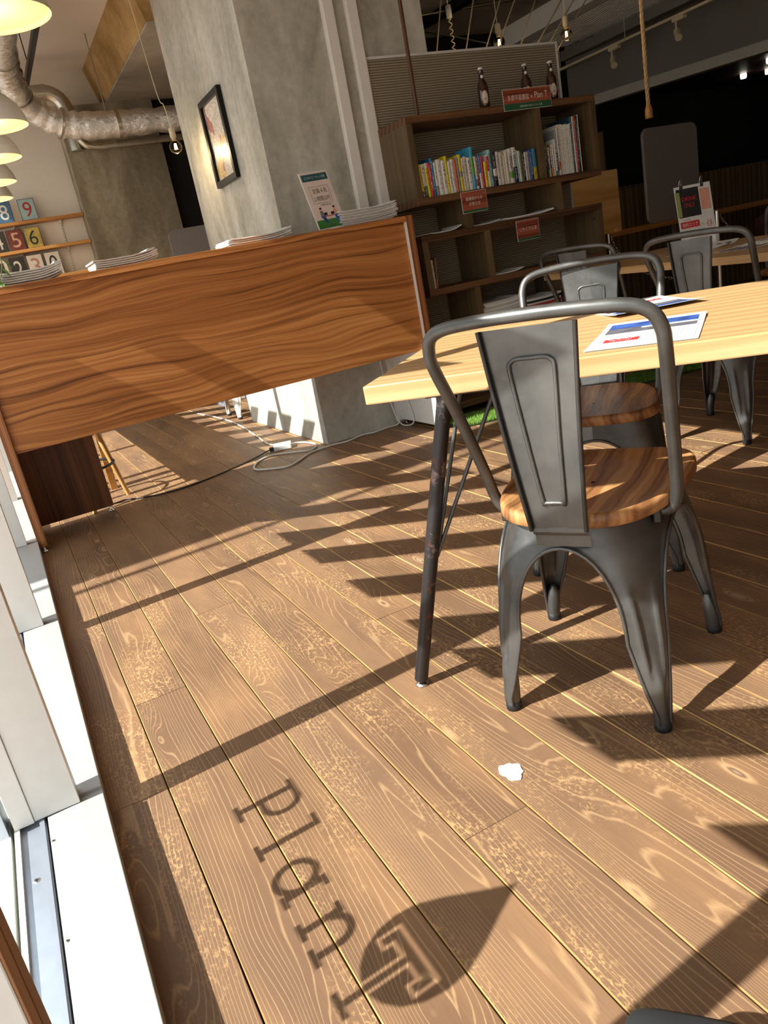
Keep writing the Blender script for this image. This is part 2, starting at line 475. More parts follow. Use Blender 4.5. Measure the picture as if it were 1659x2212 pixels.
def copy_tree(o, parent=None):
    c = o.copy(); COL.objects.link(c); c.parent = parent
    for ch in list(o.children): copy_tree(ch, c)
    return c

def smooth_path(pts, k=6, closed=False):
    P = [Vector(p) for p in pts]; out = []; n = len(P)
    rng = range(n) if closed else range(n - 1)
    for i in rng:
        if closed: p0, p1, p2, p3 = P[i - 1], P[i], P[(i + 1) % n], P[(i + 2) % n]
        else: p0, p1, p2, p3 = P[max(i - 1, 0)], P[i], P[i + 1], P[min(i + 2, n - 1)]
        for j in range(k):
            t = j / k
            out.append(0.5 * (2 * p1 + (p2 - p0) * t + (2 * p0 - 5 * p1 + 4 * p2 - p3) * t * t + (3 * p1 - p0 - 3 * p2 + p3) * t ** 3))
    if not closed: out.append(P[-1])
    return out

_txt = {}
def text_mesh(body, spacing=1.0):
    if (body, spacing) in _txt: return _txt[(body, spacing)]
    cu = bpy.data.curves.new('lettering', 'FONT'); cu.body = body; cu.size = 1.0
    cu.align_x = 'CENTER'; cu.align_y = 'CENTER'; cu.space_character = spacing; cu.resolution_u = 4
    ob = bpy.data.objects.new('lettering', cu); COL.objects.link(ob)
    dg = bpy.context.evaluated_depsgraph_get(); dg.update()
    me = bpy.data.meshes.new_from_object(ob.evaluated_get(dg))
    vs = [q.co.copy() for q in me.vertices]; fs = [tuple(p.vertices) for p in me.polygons]
    bpy.data.objects.remove(ob); bpy.data.curves.remove(cu); bpy.data.meshes.remove(me)
    _txt[(body, spacing)] = (vs, fs); return vs, fs

def text(name, body, at, right, up, width, height, mat, parent, lift=0.0006, spacing=1.0):
    """flat lettering fitted into a width x height box centred on a point"""
    vs, fs = text_mesh(body, spacing)
    if not vs: return None
    x0, x1 = min(v.x for v in vs), max(v.x for v in vs); y0, y1 = min(v.y for v in vs), max(v.y for v in vs)
    R = Vector(right).normalized(); U = Vector(up).normalized(); N = R.cross(U); A = Vector(at)
    sx = width / max(x1 - x0, 1e-6); sy = height / max(y1 - y0, 1e-6)
    mb = MB(); mb.add([A + R * ((v.x - (x0 + x1) / 2) * sx) + U * ((v.y - (y0 + y1) / 2) * sy) + N * lift for v in vs], fs)
    me = bpy.data.meshes.new(name); me.from_pydata([tuple(v) for v in mb.v], [], mb.f); me.materials.append(MATS[mat])
    return link(name, me, parent)

def card(name, at, right, up, w, h, mat, parent, lift=0.0, thick=0.0006):
    R = Vector(right).normalized(); U = Vector(up).normalized(); N = R.cross(U); A = Vector(at)
    mb = MB(); mb.prism([(-w / 2, -h / 2), (w / 2, -h / 2), (w / 2, h / 2), (-w / 2, h / 2)], thick, lambda a, b, c: A + R * a + U * b + N * (lift + c))
    return mb.build(name, mat, parent)

# ================================================================== THE SETTING
GX = -0.25            # glass plane
SILL = 0.065
CEIL = 3.07
HEAD = 2.62
MUL = [-1.76, -0.62, 0.503, 1.548, 2.671, 3.81, 4.94, 6.07, 7.20]

fl = thing('floor', None, None, kind='structure')
MB().box(-0.30, 11.5, -2.6, 8.3, -0.05, -0.020).build('subfloor', 'dark_gap', fl)
PW = 0.1411; X0 = 0.0545
joints = {-1: [-1.2, 1.563, 4.35], 0: [-0.6, 1.993, 5.2], 3: [-1.4, 1.014, 3.75], 4: [-0.3, 2.75, 6.1], 1: [0.2, 3.1, 6.4], 2: [-1.0, 2.45, 5.6], 5: [-1.9, 1.93, 4.7], 14: [-0.4, 1.82, 5.0]}
def plank_mesh(w, L, first):
    e = 0.0013; z = 0.0; g = 0.0013; h = w / 2 - g; y0, y1 = -L / 2 + 0.0006, L / 2 - 0.0006
    me = bpy.data.meshes.new('floor_plank')
    vs = []
    for y, yi in ((y0, y0 + e * 0.3), (y1, y1 - e * 0.3)):
        vs += [(-h, y, -0.02), (-h, y, -e), (-h + e, yi, z), (h - e, yi, z), (h, y, -e), (h, y, -0.02)]
    fs = [(0, 1, 7, 6), (1, 2, 8, 7), (2, 3, 9, 8), (3, 4, 10, 9), (4, 5, 11, 10), (0, 5, 4, 3, 2, 1), (6, 7, 8, 9, 10, 11)]
    me.from_pydata(vs, [], [f[::-1] for f in fs])
    me.materials.append(MATS['floor_wood']); me.materials.append(MATS['floor_edge_lit'])
    for i, p in enumerate(me.polygons): p.material_index = 1 if i in (0, 1) else 0  # sunlit edge colour painted on the window-facing side only
    me.update(); return me
_pm = {}
for r in range(-1, 58):
    xc = X0 + (r + 0.5) * PW; w = PW
    if r == -1: xc = (-0.072 + X0) / 2; w = X0 + 0.072
    js = [-2.5] + joints.get(r, sorted([random.uniform(-1.6, 0.4), random.uniform(2.0, 3.4), random.uniform(4.6, 6.4)])) + [8.0]
    for a, b in zip(js[:-1], js[1:]):
        L = round(b - a, 2); key = (w, L)
        if key not in _pm: _pm[key] = plank_mesh(w, b - a, not _pm)
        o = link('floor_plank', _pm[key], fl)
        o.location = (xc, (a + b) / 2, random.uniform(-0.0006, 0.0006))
# filler patch and one big knot on the floor
pts = []
rr = random.Random(3)
for k in range(44):
    a = 2 * PI * k / 44; q = 0.024 * (1 + .10 * math.sin(3 * a + 1) + .07 * math.sin(7 * a) + rr.uniform(-0.04, 0.04)); pts.append((0.653 + q * math.cos(a) * 0.9, 1.110 + q * math.sin(a) * 1.15))
MB().prism(pts, 0.0014, lambda a, b, c: (a, b, 0.0008 + c)).build('filler_patch', 'patch_white', fl)

# ceiling, walls
struct('ceiling', MB().box(-0.30, 11.5, -2.6, 8.3, CEIL, CEIL + 0.12), 'ceiling_paint')
struct('wall_far', MB().box(-0.30, 11.5, 8.0, 8.2, 0, CEIL), 'wall_paint')
struct('wall_back', MB().box(-0.30, 11.5, -2.6, -2.45, 0, CEIL), 'wall_paint')
struct('wall_right', MB().box(11.3, 11.5, -2.45, 8.0, 0, CEIL), 'black_void')
struct('wall_spandrel', MB().box(-0.30, -0.13, -2.45, 8.0, HEAD, CEIL), 'white_paint')
struct('wall_column', MB().box(1.63, 2.745, 4.30, 5.82, 0, CEIL), 'column_concrete')
struct('wall_pilaster', MB().box(1.13, 1.97, 7.78, 8.0, 0, 2.744), 'pilaster_concrete')
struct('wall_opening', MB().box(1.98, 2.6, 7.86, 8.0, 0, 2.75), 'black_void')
struct('trim_1', MB().box(2.26, 2.30, 7.82, 7.86, 0, 2.75), 'header_paint')
struct('ceiling_beam', MB().prism([(1.485, CEIL), (2.72, CEIL), (2.72, 2.760), (1.572, 2.760)], 2.18, lambda a, b_, c: (a, 5.82 + c, b_)), 'beam_board')
struct('ceiling_beam_soffit', MB().box(1.575, 2.72, 5.82, 8.0, 2.745, 2.7595), 'soffit_concrete')
struct('ceiling_slab', MB().box(2.75, 11.3, 2.4, 8.0, CEIL - 0.03, CEIL - 0.001), 'ceiling_concrete')

# window wall: sill, mullions, panes with film
sill = thing('window_sill', None, None, kind='structure')
MB().bbox(-0.182, -0.070, -2.45, 1.5475, SILL - 0.06, SILL, 0.0015).build('sill_board', 'sill_white', sill)
for i in range(3, len(MUL)):
    y1 = MUL[i + 1] if i + 1 < len(MUL) else 8.0
    MB().bbox(-0.182, -0.070, MUL[i] + 0.030, y1 - 0.0005 if i + 1 < len(MUL) else 8.0, SILL - 0.06, SILL, 0.0015).build('sill_board', 'sill_white', sill)
    MB().box(-0.182, -0.0705, MUL[i] - 0.0005, MUL[i] + 0.030, SILL - 0.06, SILL - 0.007).build('sill_joint', 'sill_white', sill)
MB().box(-0.30, -0.0702, -2.45, 8.0, -0.02, SILL - 0.062).build('sill_base', 'teak_edge', sill)
MB().box(-0.236, -0.187, -2.45, 8.0, SILL - 0.03, SILL - 0.010).build('track_channel', 'grey_alu', sill)
MB().box(-0.1985, -0.189, -2.45, 8.0, SILL - 0.03, SILL - 0.002).build('track_lip', 'grey_alu', sill)
MB().box(-0.246, -0.236, -2.45, 8.0, SILL - 0.03, SILL).build('glazing_bead', 'white_alu', sill)
MB().box(-0.290, -0.254, -2.45, 8.0, SILL - 0.06, SILL - 0.004).build('outer_rail', 'white_alu', sill)
def screw(x, y, z, r):
    t = thing  # screws are parts of the sill
    o = MB().lathe([(0, 0.0008), (r * 0.7, 0.0008), (r, 0.0)], 14, (x, y, z)).build('screw', 'chrome', sill)
    MB().box(x - r * .6, x + r * .6, y - r * .14, y + r * .14, z + 0.0007, z + 0.0012).box(x - r * .14, x + r * .14, y - r * .6, y + r * .6, z + 0.0007, z + 0.0012).build('screw_slot', 'ink', o)
screw(-0.215, 1.375, SILL - 0.010, 0.0075)
for y in (1.457, 1.173, 0.89): screw(-0.1765, y, SILL, 0.0042)

wins = []
for i, y in enumerate(MUL):
    w = thing('window_%d' % (i + 1), None, None, kind='structure')
    wins.append(w)
    MB().bbox(-0.206, -0.116, y, y + 0.05, SILL, HEAD, 0.0015).build('mullion', 'white_alu', w)
    MB().bbox(-0.245, -0.2065, y - 0.004, y + 0.054, SILL, HEAD, 0.0015).build('glazing_frame', 'white_alu', w)
    y1 = MUL[i + 1] if i + 1 < len(MUL) else 8.0
    MB().box(GX - 0.004, GX, y + 0.02, y1 + 0.02, SILL - 0.02, HEAD + 0.02).build('pane', 'pane_glass', w)
    MB().box(-0.275, GX - 0.006, y - 0.01, y + 0.06, SILL - 0.03, HEAD).build('outer_bar', 'grey_alu', w)
    MB().box(-0.245, -0.206, y + 0.05, y1, HEAD - 0.04, HEAD).build('head_rail', 'white_alu', w)
    # a band of slanting film stripes across each pane
    z0, z1 = 0.92, 1.745; base = y1 - (1.04 if i < 3 else 1.08); lo, hi = y + 0.05, y1
    for k in range(-1, 7):
        a = base + 0.42 * k; b = a + 0.20
        poly = [(a, z0), (b, z0), (b - (z1 - z0) * 0.985, z1), (a - (z1 - z0) * 0.985, z1)]
        for sign, lim in ((1, lo), (-1, hi)):           # clip to the pane
            out = []
            for q in range(len(poly)):
                p, n = poly[q], poly[(q + 1) % len(poly)]
                ip, inn = sign * (p[0] - lim) >= 0, sign * (n[0] - lim) >= 0
                if ip: out.append(p)
                if ip != inn:
                    tt = (lim - p[0]) / (n[0] - p[0]); out.append((lim, p[1] + (n[1] - p[1]) * tt))
            poly = out
            if not poly: break
        if len(poly) < 3: continue
        MB().prism(poly, 0.0006, lambda a_, b_, c_: (GX + 0.0006 + c_, a_, b_)).build('film_stripe', 'film', w)
struct('trim_2', MB().bbox(-0.1158, -0.1138, 0.5035, 0.5260, SILL, HEAD, 0.0005), 'brown_frame')
struct('trim_3', MB().bbox(-0.1158, -0.1138, 0.5290, 0.5525, SILL, HEAD, 0.0005), 'brown_frame')

# lettering and leaf emblem on the second bay's glass, reading from outside
LW = wins[2]
def film(poly, name='film_letter'):
    return MB().prism(poly, 0.0006, lambda a, b, c: (GX + 0.0006 + c, 0.012 - a, b)).build(name, 'film', LW)
def strokes(rects, curves=()):
    mb = MB()
    f = lambda a, b, c: (GX + 0.0006 + c, 0.012 - a, b)
    for x0, x1, z0, z1 in rects:
        mb.prism([(x0, z0), (x1, z0), (x1, z1), (x0, z1)], 0.0006, f)
    for pts, wd in curves:
        for i in range(len(pts) - 1):
            (ax, az), (bx, bz) = pts[i], pts[i + 1]
            dx, dz = bx - ax, bz - az; L = math.hypot(dx, dz) or 1; nx, nz = -dz / L * wd / 2, dx / L * wd / 2
            ex, ez = dx / L * wd * .2, dz / L * wd * .2
            mb.prism([(ax - ex + nx, az - ez + nz), (bx + ex + nx, bz + ez + nz), (bx + ex - nx, bz + ez - nz), (ax - ex - nx, az - ez - nz)], 0.0006, f)
    return mb.build('film_letter', 'film', LW)
def arc(cx, cz, rx, rz, a0, a1, n=14):
    return [(cx + rx * math.cos(math.radians(a0 + (a1 - a0) * k / n)), cz + rz * math.sin(math.radians(a0 + (a1 - a0) * k / n))) for k in range(n + 1)]
bz = 0.344
# P
strokes([(-1.352, -1.300, bz, bz + .010), (-1.338, -1.322, bz, .460), (-1.357, -1.300, .450, .460), (-1.325, -1.296, .388, .398)],
        [(arc(-1.298, .424, .030, .031, 90, -90), .013)])
# l
strokes([(-1.214, -1.168, bz, bz + .010), (-1.199, -1.183, bz, .461), (-1.222, -1.19, .451, .461)])
# a
strokes([(-1.062, -1.046, bz, .420), (-1.062, -1.032, bz, bz + .010), (-1.062, -1.035, .412, .422)], [(arc(-1.090, .382, .034, .034, 0, 360, 24), .013)])
# n
strokes([(-.978, -.964, bz, .418), (-.990, -.952, bz, bz + .010), (-.990, -.964, .408, .418), (-.919, -.905, bz, .395), (-.932, -.893, bz, bz + .010)],
        [(arc(-.939, .390, .027, .026, 165, 0), .013)])
# leaf emblem: a drop-shaped leaf with the outline of a T left clear
cxl = -.815
leaf = [(cxl, .640), (cxl - .030, .588), (cxl - .058, .545), (cxl - .078, .505), (cxl - .082, .470), (cxl - .076, .440), (cxl - .060, .412), (cxl - .036, .394)]
T_out = [(cxl - .062, .472), (cxl - .062, .430), (cxl - .036, .430), (cxl - .036, .446), (cxl - .012, .446), (cxl - .012, .386)]
T_in = [(cxl - .056, .466), (cxl - .056, .436), (cxl - .042, .436), (cxl - .042, .452), (cxl - .006, .452), (cxl - .006, bz + .010), (cxl - .024, bz + .010), (cxl - .024, bz)]
def mir(p): return [(2 * cxl - a, b) for a, b in reversed(p)]
film([(cxl, .640)] + leaf[1:] + [(cxl - .012, .386)] + T_out[::-1][1:] + [(cxl, .472)], 'film_leaf')
film(mir([(cxl, .640)] + leaf[1:] + [(cxl - .012, .386)] + T_out[::-1][1:] + [(cxl, .472)]), 'film_leaf')
film(T_in + mir(T_in))

# outside: pavement, and an unseen pillar and pole added to cast soft floor shadows
struct('ground', MB().box(-14, -0.30, -8, 16, -0.20, -0.08), 'pavement')
pil = MB()
pil.grid([[(-3.0 - .14, 2.99, z), (-3.0 - .14, yy, z), (-3.0 + .14, yy, z), (-3.0 + .14, 2.99, z)] for z, yy in ((-.08, 3.9), (3.35, 3.62), (3.6, 3.40), (4.1, 3.30), (5.2, 3.24))], False, True)
pil.build('shadow_pillar', 'outdoor_wall', None, label='tapered grey pillar added out of view outside the windows to shade the floor', cat='pillar')
MB().tube([(-3.2, 2.86, -.08), (-3.2, 2.86, 5.5)], 0.022, 10).build('shadow_pole', 'grey_alu', None, label='slim metal pole added out of view beside the tapered pillar to shade the floor', cat='pole')

# ================================================================== COUNTER
ct = thing('reception_counter', 'long wood-grain reception counter with a raised front panel on levelling feet', 'counter', (0, 3.84, 0))
CY = 3.84
def cb(name, x0, x1, y0, y1, z0, z1, mat, b=0.0012):
    return MB().bbox(x0, x1, y0 - CY, y1 - CY, z0, z1, b).build(name, mat, ct)
cb('front_panel', -0.034, 2.146, 3.838, 3.856, 0.475, 1.156, 'teak')
cb('counter_top', -0.034, 2.146, 3.812, 4.285, 1.1565, 1.186, 'teak')
cb('end_panel', -0.072, -0.0345, 3.812, 4.285, 0.030, 1.186, 'teak_edge')
ep = cb('end_panel', 2.1465, 2.186, 3.812, 4.285, 0.030, 1.186, 'teak_edge')
cb('end_lining', 2.1435, 2.1464, 3.8125, 4.284, 0.031, 1.156, 'white_paint', 0.0005)
cb('back_board', -0.0342, 0.335, 4.243, 4.262, 0.030, 1.156, 'teak_upright')
for x, y in ((-0.053, 3.83), (0.318, 4.252), (2.166, 3.83), (-0.053, 4.26), (2.166, 4.26)):
    ft = MB().lathe([(0, 0), (0.013, 0), (0.013, 0.008), (0.005, 0.012), (0.005, 0.031)], 14, (x, y - CY, 0)).build('levelling_foot', 'chrome', ct)
MB().lathe([(0, .0), (.004, .0), (.004, .002)], 10, (2.10, 3.8375 - CY, 1.128)).build('screw_hole', 'ink', ct)

# newspapers and magazines on the counter: each folded paper is its own thing
TOP = 1.186
def folded(name, label, cat, x0, x1, y0, z, th, mat, lift=0.0, group=None, skew=0.0, depth=0.30, rag=0.0, edge=None):
    """folded newspaper: a slab that droops in the middle, with its loose ends curling up"""
    n = 14; cx = (x0 + x1) / 2
    t = thing(name, label, cat, (cx, y0, z), skew, group)
    up = []; lo = []
    for i in range(n + 1):
        u = i / n; x = (u - 0.5) * (x1 - x0)
        sag = lift * (max(0, (u - 0.55) / 0.45) ** 2) + lift * 0.25 * (max(0, (0.2 - u) / 0.2) ** 2)
        up.append((x, sag + th)); lo.append((x, sag))
    mb = MB()
    mb.grid([[(x, 0, q), (x, depth, q)] for x, q in up]); mb.grid([[(x, 0, q), (x, depth, q)] for x, q in lo])
    mb.grid([[(up[i][0], 0, up[i][1]), (up[i][0], -th * 0.35, (up[i][1] + lo[i][1]) / 2), (lo[i][0], 0, lo[i][1])] for i in range(n + 1)])
    mb.grid([[(up[i][0], depth, up[i][1]), (lo[i][0], depth, lo[i][1])] for i in range(n + 1)])
    for i in (0, n): mb.add([(up[i][0], 0, up[i][1]), (up[i][0], depth, up[i][1]), (lo[i][0], depth, lo[i][1]), (lo[i][0], 0, lo[i][1])], [(0, 1, 2, 3)])
    mb.build('folded_sheets', mat, t)
    # the inner sheets stick out a little at the open end
    e = MB()
    for k in range(3):
        q = up[n][1] - th * (0.25 + 0.25 * k)
        e.box(up[n][0] - .03, up[n][0] + random.uniform(.001, .006), 0.004, depth - .004, q - th * .06, q + th * .06)
    e.build('sheet_ends', edge or 'paper', t)
    return t
ORD = ['first', 'second', 'third', 'fourth', 'fifth', 'sixth', 'seventh', 'eighth', 'ninth', 'tenth', 'eleventh', 'twelfth', 'thirteenth', 'fourteenth']
def pile(where, x0, x1, y0, n, th, lift, mat, kind='newspaper', cat='newspaper', grp=None, dl=0.0):
    for k in range(n):
        nm = 'topmost' if k == n - 1 else ('bottom' if k == 0 else ORD[k])
        lab = ('%s %s of the pile %s' % (nm, kind, where)) if k in (0, n - 1) else ('%s %s up in the pile %s' % (nm, kind, where))
        folded(cat, lab, cat, x0 + random.uniform(-.006, .006), x1 + random.uniform(-.008, .008), y0 + random.uniform(-.004, .004),
               TOP + k * th, th * 0.74, mat if isinstance(mat, str) else mat[k % len(mat)], lift, grp or where, random.uniform(-.012, .012))
pile('at the window end of the counter', 0.135, 0.40, 3.90, 6, 0.0098, 0.020, 'newsprint')
pile('left of the grey screen', 0.545, 0.835, 3.90, 5, 0.0092, 0.018, 'newsprint')
pile('left of the slanted poster stand', 1.215, 1.535, 3.91, 4, 0.0095, 0.018, ['newsprint', 'paper'])
plain('mag_red', C(196, 70, 56), 0.4, var=0.3, scale=40)
pile('at the right end of the counter', 1.815, 2.150, 3.90, 12, 0.0066, 0.014, ['newsprint', 'paper', 'newsprint', 'paper'], 'free magazine', 'magazine')

# slanted acrylic poster stand
ps = thing('poster_stand', 'slanted acrylic poster stand with a teal header and cartoon pair at a table', 'sign', (1.763, 3.905, TOP + .008))
R_ = Vector((1, 0, 0)); U_ = Vector((-0.0, 0.10, 1)).normalized()
# the sheet leans back and sits turned on the counter
R_ = Vector((0.985, 0.17, 0)).normalized(); U_ = Vector((-0.085, 0.26, 1.0)).normalized(); R_ = (R_ - U_ * U_.dot(R_)).normalized()
def P_(a, b): return R_ * a + U_ * b
PWd, PHt = 0.172, 0.300
card('acrylic_sheet', P_(0, PHt / 2), R_, U_, PWd + .006, PHt, 'white_plastic', ps, -0.003, 0.003)
card('poster', P_(0, PHt / 2), R_, U_, PWd - .004, PHt - .008, 'print_pink', ps, 0.0004, 0.0004)
card('header_band', P_(0, PHt - .030), R_, U_, PWd - .012, .036, 'print_teal', ps, 0.0010, 0.0003)
text('header_text', 'ビジネスミーティング席', P_(0, PHt - .030), R_, U_, PWd * .74, .014, 'paper', ps, .0018)
for a, b, w, h in ((0, .222, .118, .0014), (0, .135, .118, .0014), (-.059, .1785, .0014, .088), (.059, .1785, .0014, .088)):
    card('box_rule', P_(a, b), R_, U_, w, h, 'print_teal', ps, .0010, .0003)
text('poster_text', '定員４名', P_(0, .199), R_, U_, .088, .026, 'ink', ps, .0016)
text('poster_text', '１時間以内', P_(0, .158), R_, U_, .100, .026, 'ink', ps, .0016)
text('poster_text', 'ご利用は受付まで', P_(.01, .124), R_, U_, .078, .010, 'ink', ps, .0016)
card('grass_print', P_(0, .026), R_, U_, PWd - .006, .044, 'print_green', ps, .0009, .0003)
card('table_print', P_(.006, .064), R_, U_, .098, .004, 'print_red', ps, .0012, .0003)
for sx in (-1, 1):
    a = .006 + sx * .042
    f = lambda q, r, c: P_(q, r) + R_.cross(U_) * (.0014 + c)
    MB().prism([(a - .011, .066), (a + .011, .066), (a + .009, .094), (a - .009, .094)], .0003, f).build('figure_shirt', 'ink_grey' if sx < 0 else 'skin_print', ps)
    MB().prism([(a + .007 * math.cos(k * PI / 5), .101 + .008 * math.sin(k * PI / 5)) for k in range(10)], .0003, f).build('figure_head', 'skin_print', ps)
    MB().prism([(a - .007, .103), (a + .007, .103), (a + .006, .112), (a - .006, .112)], .0004, f).build('figure_hair', 'ink', ps)
    MB().prism([(a - .012, .066), (a + .014, .066), (a + .014 - sx * .010, .024), (a + .006 - sx * .010, .024)], .0004, f).build('figure_legs', 'print_blue', ps)
    MB().prism([(.006 + sx * .022 - .010, .068), (.006 + sx * .022 + .010, .068), (.006 + sx * .022 + .012, .083), (.006 + sx * .022 - .008, .083)], .0005, f).build('laptop_print', 'ink', ps)
text('poster_text', 'Plan T', P_(.012, .014), R_, U_, .034, .014, 'ink', ps, .0016)

# trailing plant at the window end of the counter
pv = thing('potted_vine', 'small trailing vine with slim pale green leaves beside the newspapers', 'plant', (0.02, 4.02, TOP))
MB().lathe([(0, 0), (.045, 0), (.058, .09), (.052, .09), (.048, .075), (0, .075)], 18).build('pot', 'pot_grey', pv)
stem = smooth_path([(0, 0, .07), (.05, -.05, .16), (.11, -.11, .165), (.145, -.14, .12), (.125, -.16, .05), (.11, -.17, .03)], 6)
MB().tube(stem, .0025, 6).build('stem', 'stem_green', pv)
stem2 = smooth_path([(0, 0, .07), (.03, -.05, .13), (.09, -.12, .10), (.12, -.15, .05)], 6)
MB().tube(stem2, .002, 6).build('stem', 'stem_green', pv)
def leaf_mb(base, d, L, wd, up=(0, 0, 1)):
    d = Vector(d).normalized(); s = d.cross(Vector(up)).normalized(); nrm = s.cross(d)
    b = Vector(base); rows = []
    for i in range(7):
        u = i / 6; w_ = wd * math.sin(PI * min(1, u * .92 + .04)) ** .8
        c_ = b + d * (L * u) - Vector((0, 0, 1)) * (L * .25 * u * u)
        rows.append([c_ - s * w_ + nrm * w_ * .25, c_, c_ + s * w_ + nrm * w_ * .25])
    return MB().grid(rows)
for b, d, L in (((.145, -.14, .12), (.4, -.3, -.5), .055), ((.13, -.13, .155), (.3, -.2, .8), .05), ((.11, -.11, .165), (-.3, -.3, .5), .05), ((.135, -.15, .08), (.3, -.4, -.4), .05),
                ((.12, -.16, .045), (-.5, -.3, .2), .05), ((.09, -.12, .10), (.5, -.4, .1), .05), ((.05, -.05, .16), (-.2, -.5, .4), .05), ((.11, -.17, .03), (.1, -.4, -.3), .05)):
    leaf_mb(b, d, L, .009).build('leaf', 'leaf_green', pv)

# ================================================================== CHAIRS
def chair_parts(root, metal, seatmat, dark):
    corners = {'rl': ((-.233, .166), (-.226, .176)), 'rr': ((-.233, -.166), (-.226, -.176)), 'fr': ((.200, -.184), (.228, -.220)), 'fl': ((.200, .184), (.228, .220))}
    order = ['rl', 'rr', 'fr', 'fl']; ZT = .446; ZA = .405
    rho_top = {'rl': .150, 'rr': .150, 'fr': .09, 'fl': .09}
    zs = [.018 + (.26 - .018) * k / 12 for k in range(13)] + [.26 + (ZA - .26) * math.sin(k / 9 * PI / 2) for k in range(1, 10)] + [.42, ZT]
    for ci, cn in enumerate(order):
        prv, nxt = order[ci - 1], order[(ci + 1) % 4]
        rows = []; e1 = []; e2 = []
        for z in zs:
            u = z / ZT
            pos = lambda n: Vector((corners[n][1][0] + (corners[n][0][0] - corners[n][1][0]) * u, corners[n][1][1] + (corners[n][0][1] - corners[n][1][1]) * u))
            K = pos(cn); A = pos(prv) - K; B = pos(nxt) - K
            rho = .010 + (rho_top[cn] - .010) * max(0, (u - .15) / .85) ** 2.2
            def width(full):
                Sx = full / 2
                if z >= ZA: return Sx
                zc = .20; w0 = .060
                if z > zc:
                    q = (z - zc) / (ZA - zc); return Sx - (Sx - w0) * math.sqrt(max(0, 1 - q ** 2.3))
                q = z / zc
                return .019 + (w0 - .019) * max(0, (q - .22) / .78) ** .8 if q > .22 else .019
            WA, WB = width(A.length), width(B.length)
            dA, dB = A.normalized(), B.normalized()
            row = []
            NS = 20
            out = -(dA + dB).normalized()
            for k in range(NS + 1):
                s_ = -1 + 2 * k / NS; tt = math.copysign(abs(s_) ** 1.5, s_)
                gA = (math.sqrt((tt * WA) ** 2 + rho ** 2) - tt * WA) / 2
                gB = (math.sqrt((tt * WB) ** 2 + rho ** 2) + tt * WB) / 2
                rA = (math.sqrt(WA * WA + rho * rho) - WA) / 2; rB = (math.sqrt(WB * WB + rho * rho) - WB) / 2
                gA = min(gA - rA * ((1 + tt) / 2) ** 2, WA); gB = min(gB - rB * ((1 - tt) / 2) ** 2, WB)
                p = K + dA * gA + dB * gB
                # pressed flute down the middle of the leg
                zz = max(0, min(1, (z - .115) / .03)) * max(0, min(1, (.325 - z) / .035))
                dist = abs(tt) * (WA + WB) / 2
                fw_ = .017 + .012 * min(1, z / .3)
                dep = -.011 * zz * max(0, 1 - (dist / fw_) ** 2) ** .6 + .003 * zz * math.exp(-((dist - fw_ - .004) / .004) ** 2)
                p = p + out * dep
                row.append((p.x, p.y, z))
            rows.append(row)
            if z <= ZA + .001: e1.append(row[0]); e2.append(row[-1])
        leg = MB().grid(rows).build('leg', metal, root)
        MB().tube(e1, .0042, 6).tube(e2, .0042, 6).build('rolled_edge', metal, leg)
        K = Vector(corners[cn][1]); inw = ((Vector(corners[prv][1]) - K).normalized() + (Vector(corners[nxt][1]) - K).normalized()) * .0170
        fx, fy = K.x + inw.x, K.y + inw.y
        MB().lathe([(0, 0), (.0165, 0), (.0175, .004), (.0175, .020), (.012, .022)], 14, (fx, fy, 0)).build('rubber_foot', 'rubber', leg)
        Kt = Vector(corners[cn][0]); lean_ = (Kt - K) / ZT
        MB().tube([(fx + lean_.x * z_ + inw.x * .12 * z_ / .1, fy + lean_.y * z_ + inw.y * .12 * z_ / .1, z_) for z_ in (.018, .050, .075, .092, .105)], [.0156, .0166, .0166, .0135, .006], 14).build('leg_tip', metal, leg)
    # wooden seat
    half = [(-.247, 0), (-.245, .05), (-.230, .098), (-.200, .136), (-.150, .166), (-.085, .184), (0, .195), (.08, .199), (.14, .192), (.186, .168), (.209, .125), (.216, .06), (.216, 0)]
    ring = [Vector(p) for p in half] + [Vector((a, -b)) for a, b in reversed(half[1:-1])]
    ring = [Vector((q.x, q.y)) for q in smooth_path([(p.x, p.y, 0) for p in ring], 3, True)]
    cx = Vector((-.01, 0)); rows = []
    for sc, z in ((.94, .4465), (.97, .4505), (.97, .4685), (.957, .4745), (.927, .4760), (.88, .4735), (.78, .4690), (.6, .4660), (.3, .4645), (.02, .4645)):
        rows.append([(cx.x + (p.x - cx.x) * sc, cx.y + (p.y - cx.y) * sc, z) for p in ring])
    seat = MB().grid(rows, True, True); seat.add(rows[0], [tuple(range(len(ring)))])
    seat.build('seat', seatmat, root)
    # back splat with pressed outline, folded edges and the tab that grips the skirt
    rows = []; NZ = 12
    def sp(u):
        z = .452 + (.846 - .452) * u
        return -.251 - .043 * u - .006 * math.sin(u * PI), .053 + (.087 - .053) * u, z
    for i in range(NZ + 1):
        fw, hw, z = sp(i / NZ)
        rows.append([(fw - .010, hw + .001, z), (fw, hw, z), (fw, hw * .5, z), (fw + .001, 0, z), (fw, -hw * .5, z), (fw, -hw, z), (fw - .010, -hw - .001, z)])
    spl = MB().grid(rows, False)
    back = spl.build('back_splat', metal, root)
    sides = MB()
    for s_ in (-1, 1):
        sides.tube([(sp(i / NZ)[0] - .006, s_ * (sp(i / NZ)[1] + .0005), sp(i / NZ)[2]) for i in range(NZ + 1)], .0045, 6)
    sides.build('folded_edge', dark, back)
    def em(u, w):
        fw, hw, z = sp(u); return (fw - .0012, w, z)
    path = [em(.15, .0), em(.15, .016), em(.165, .021), em(.5, .0315), em(.80, .041), em(.845, .037), em(.86, .026), em(.86, 0)]
    full = path + [(p[0], -p[1], p[2]) for p in reversed(path[:-1])]
    MB().tube(smooth_path(full, 3), .0042, 6).build('pressed_outline', metal, back)
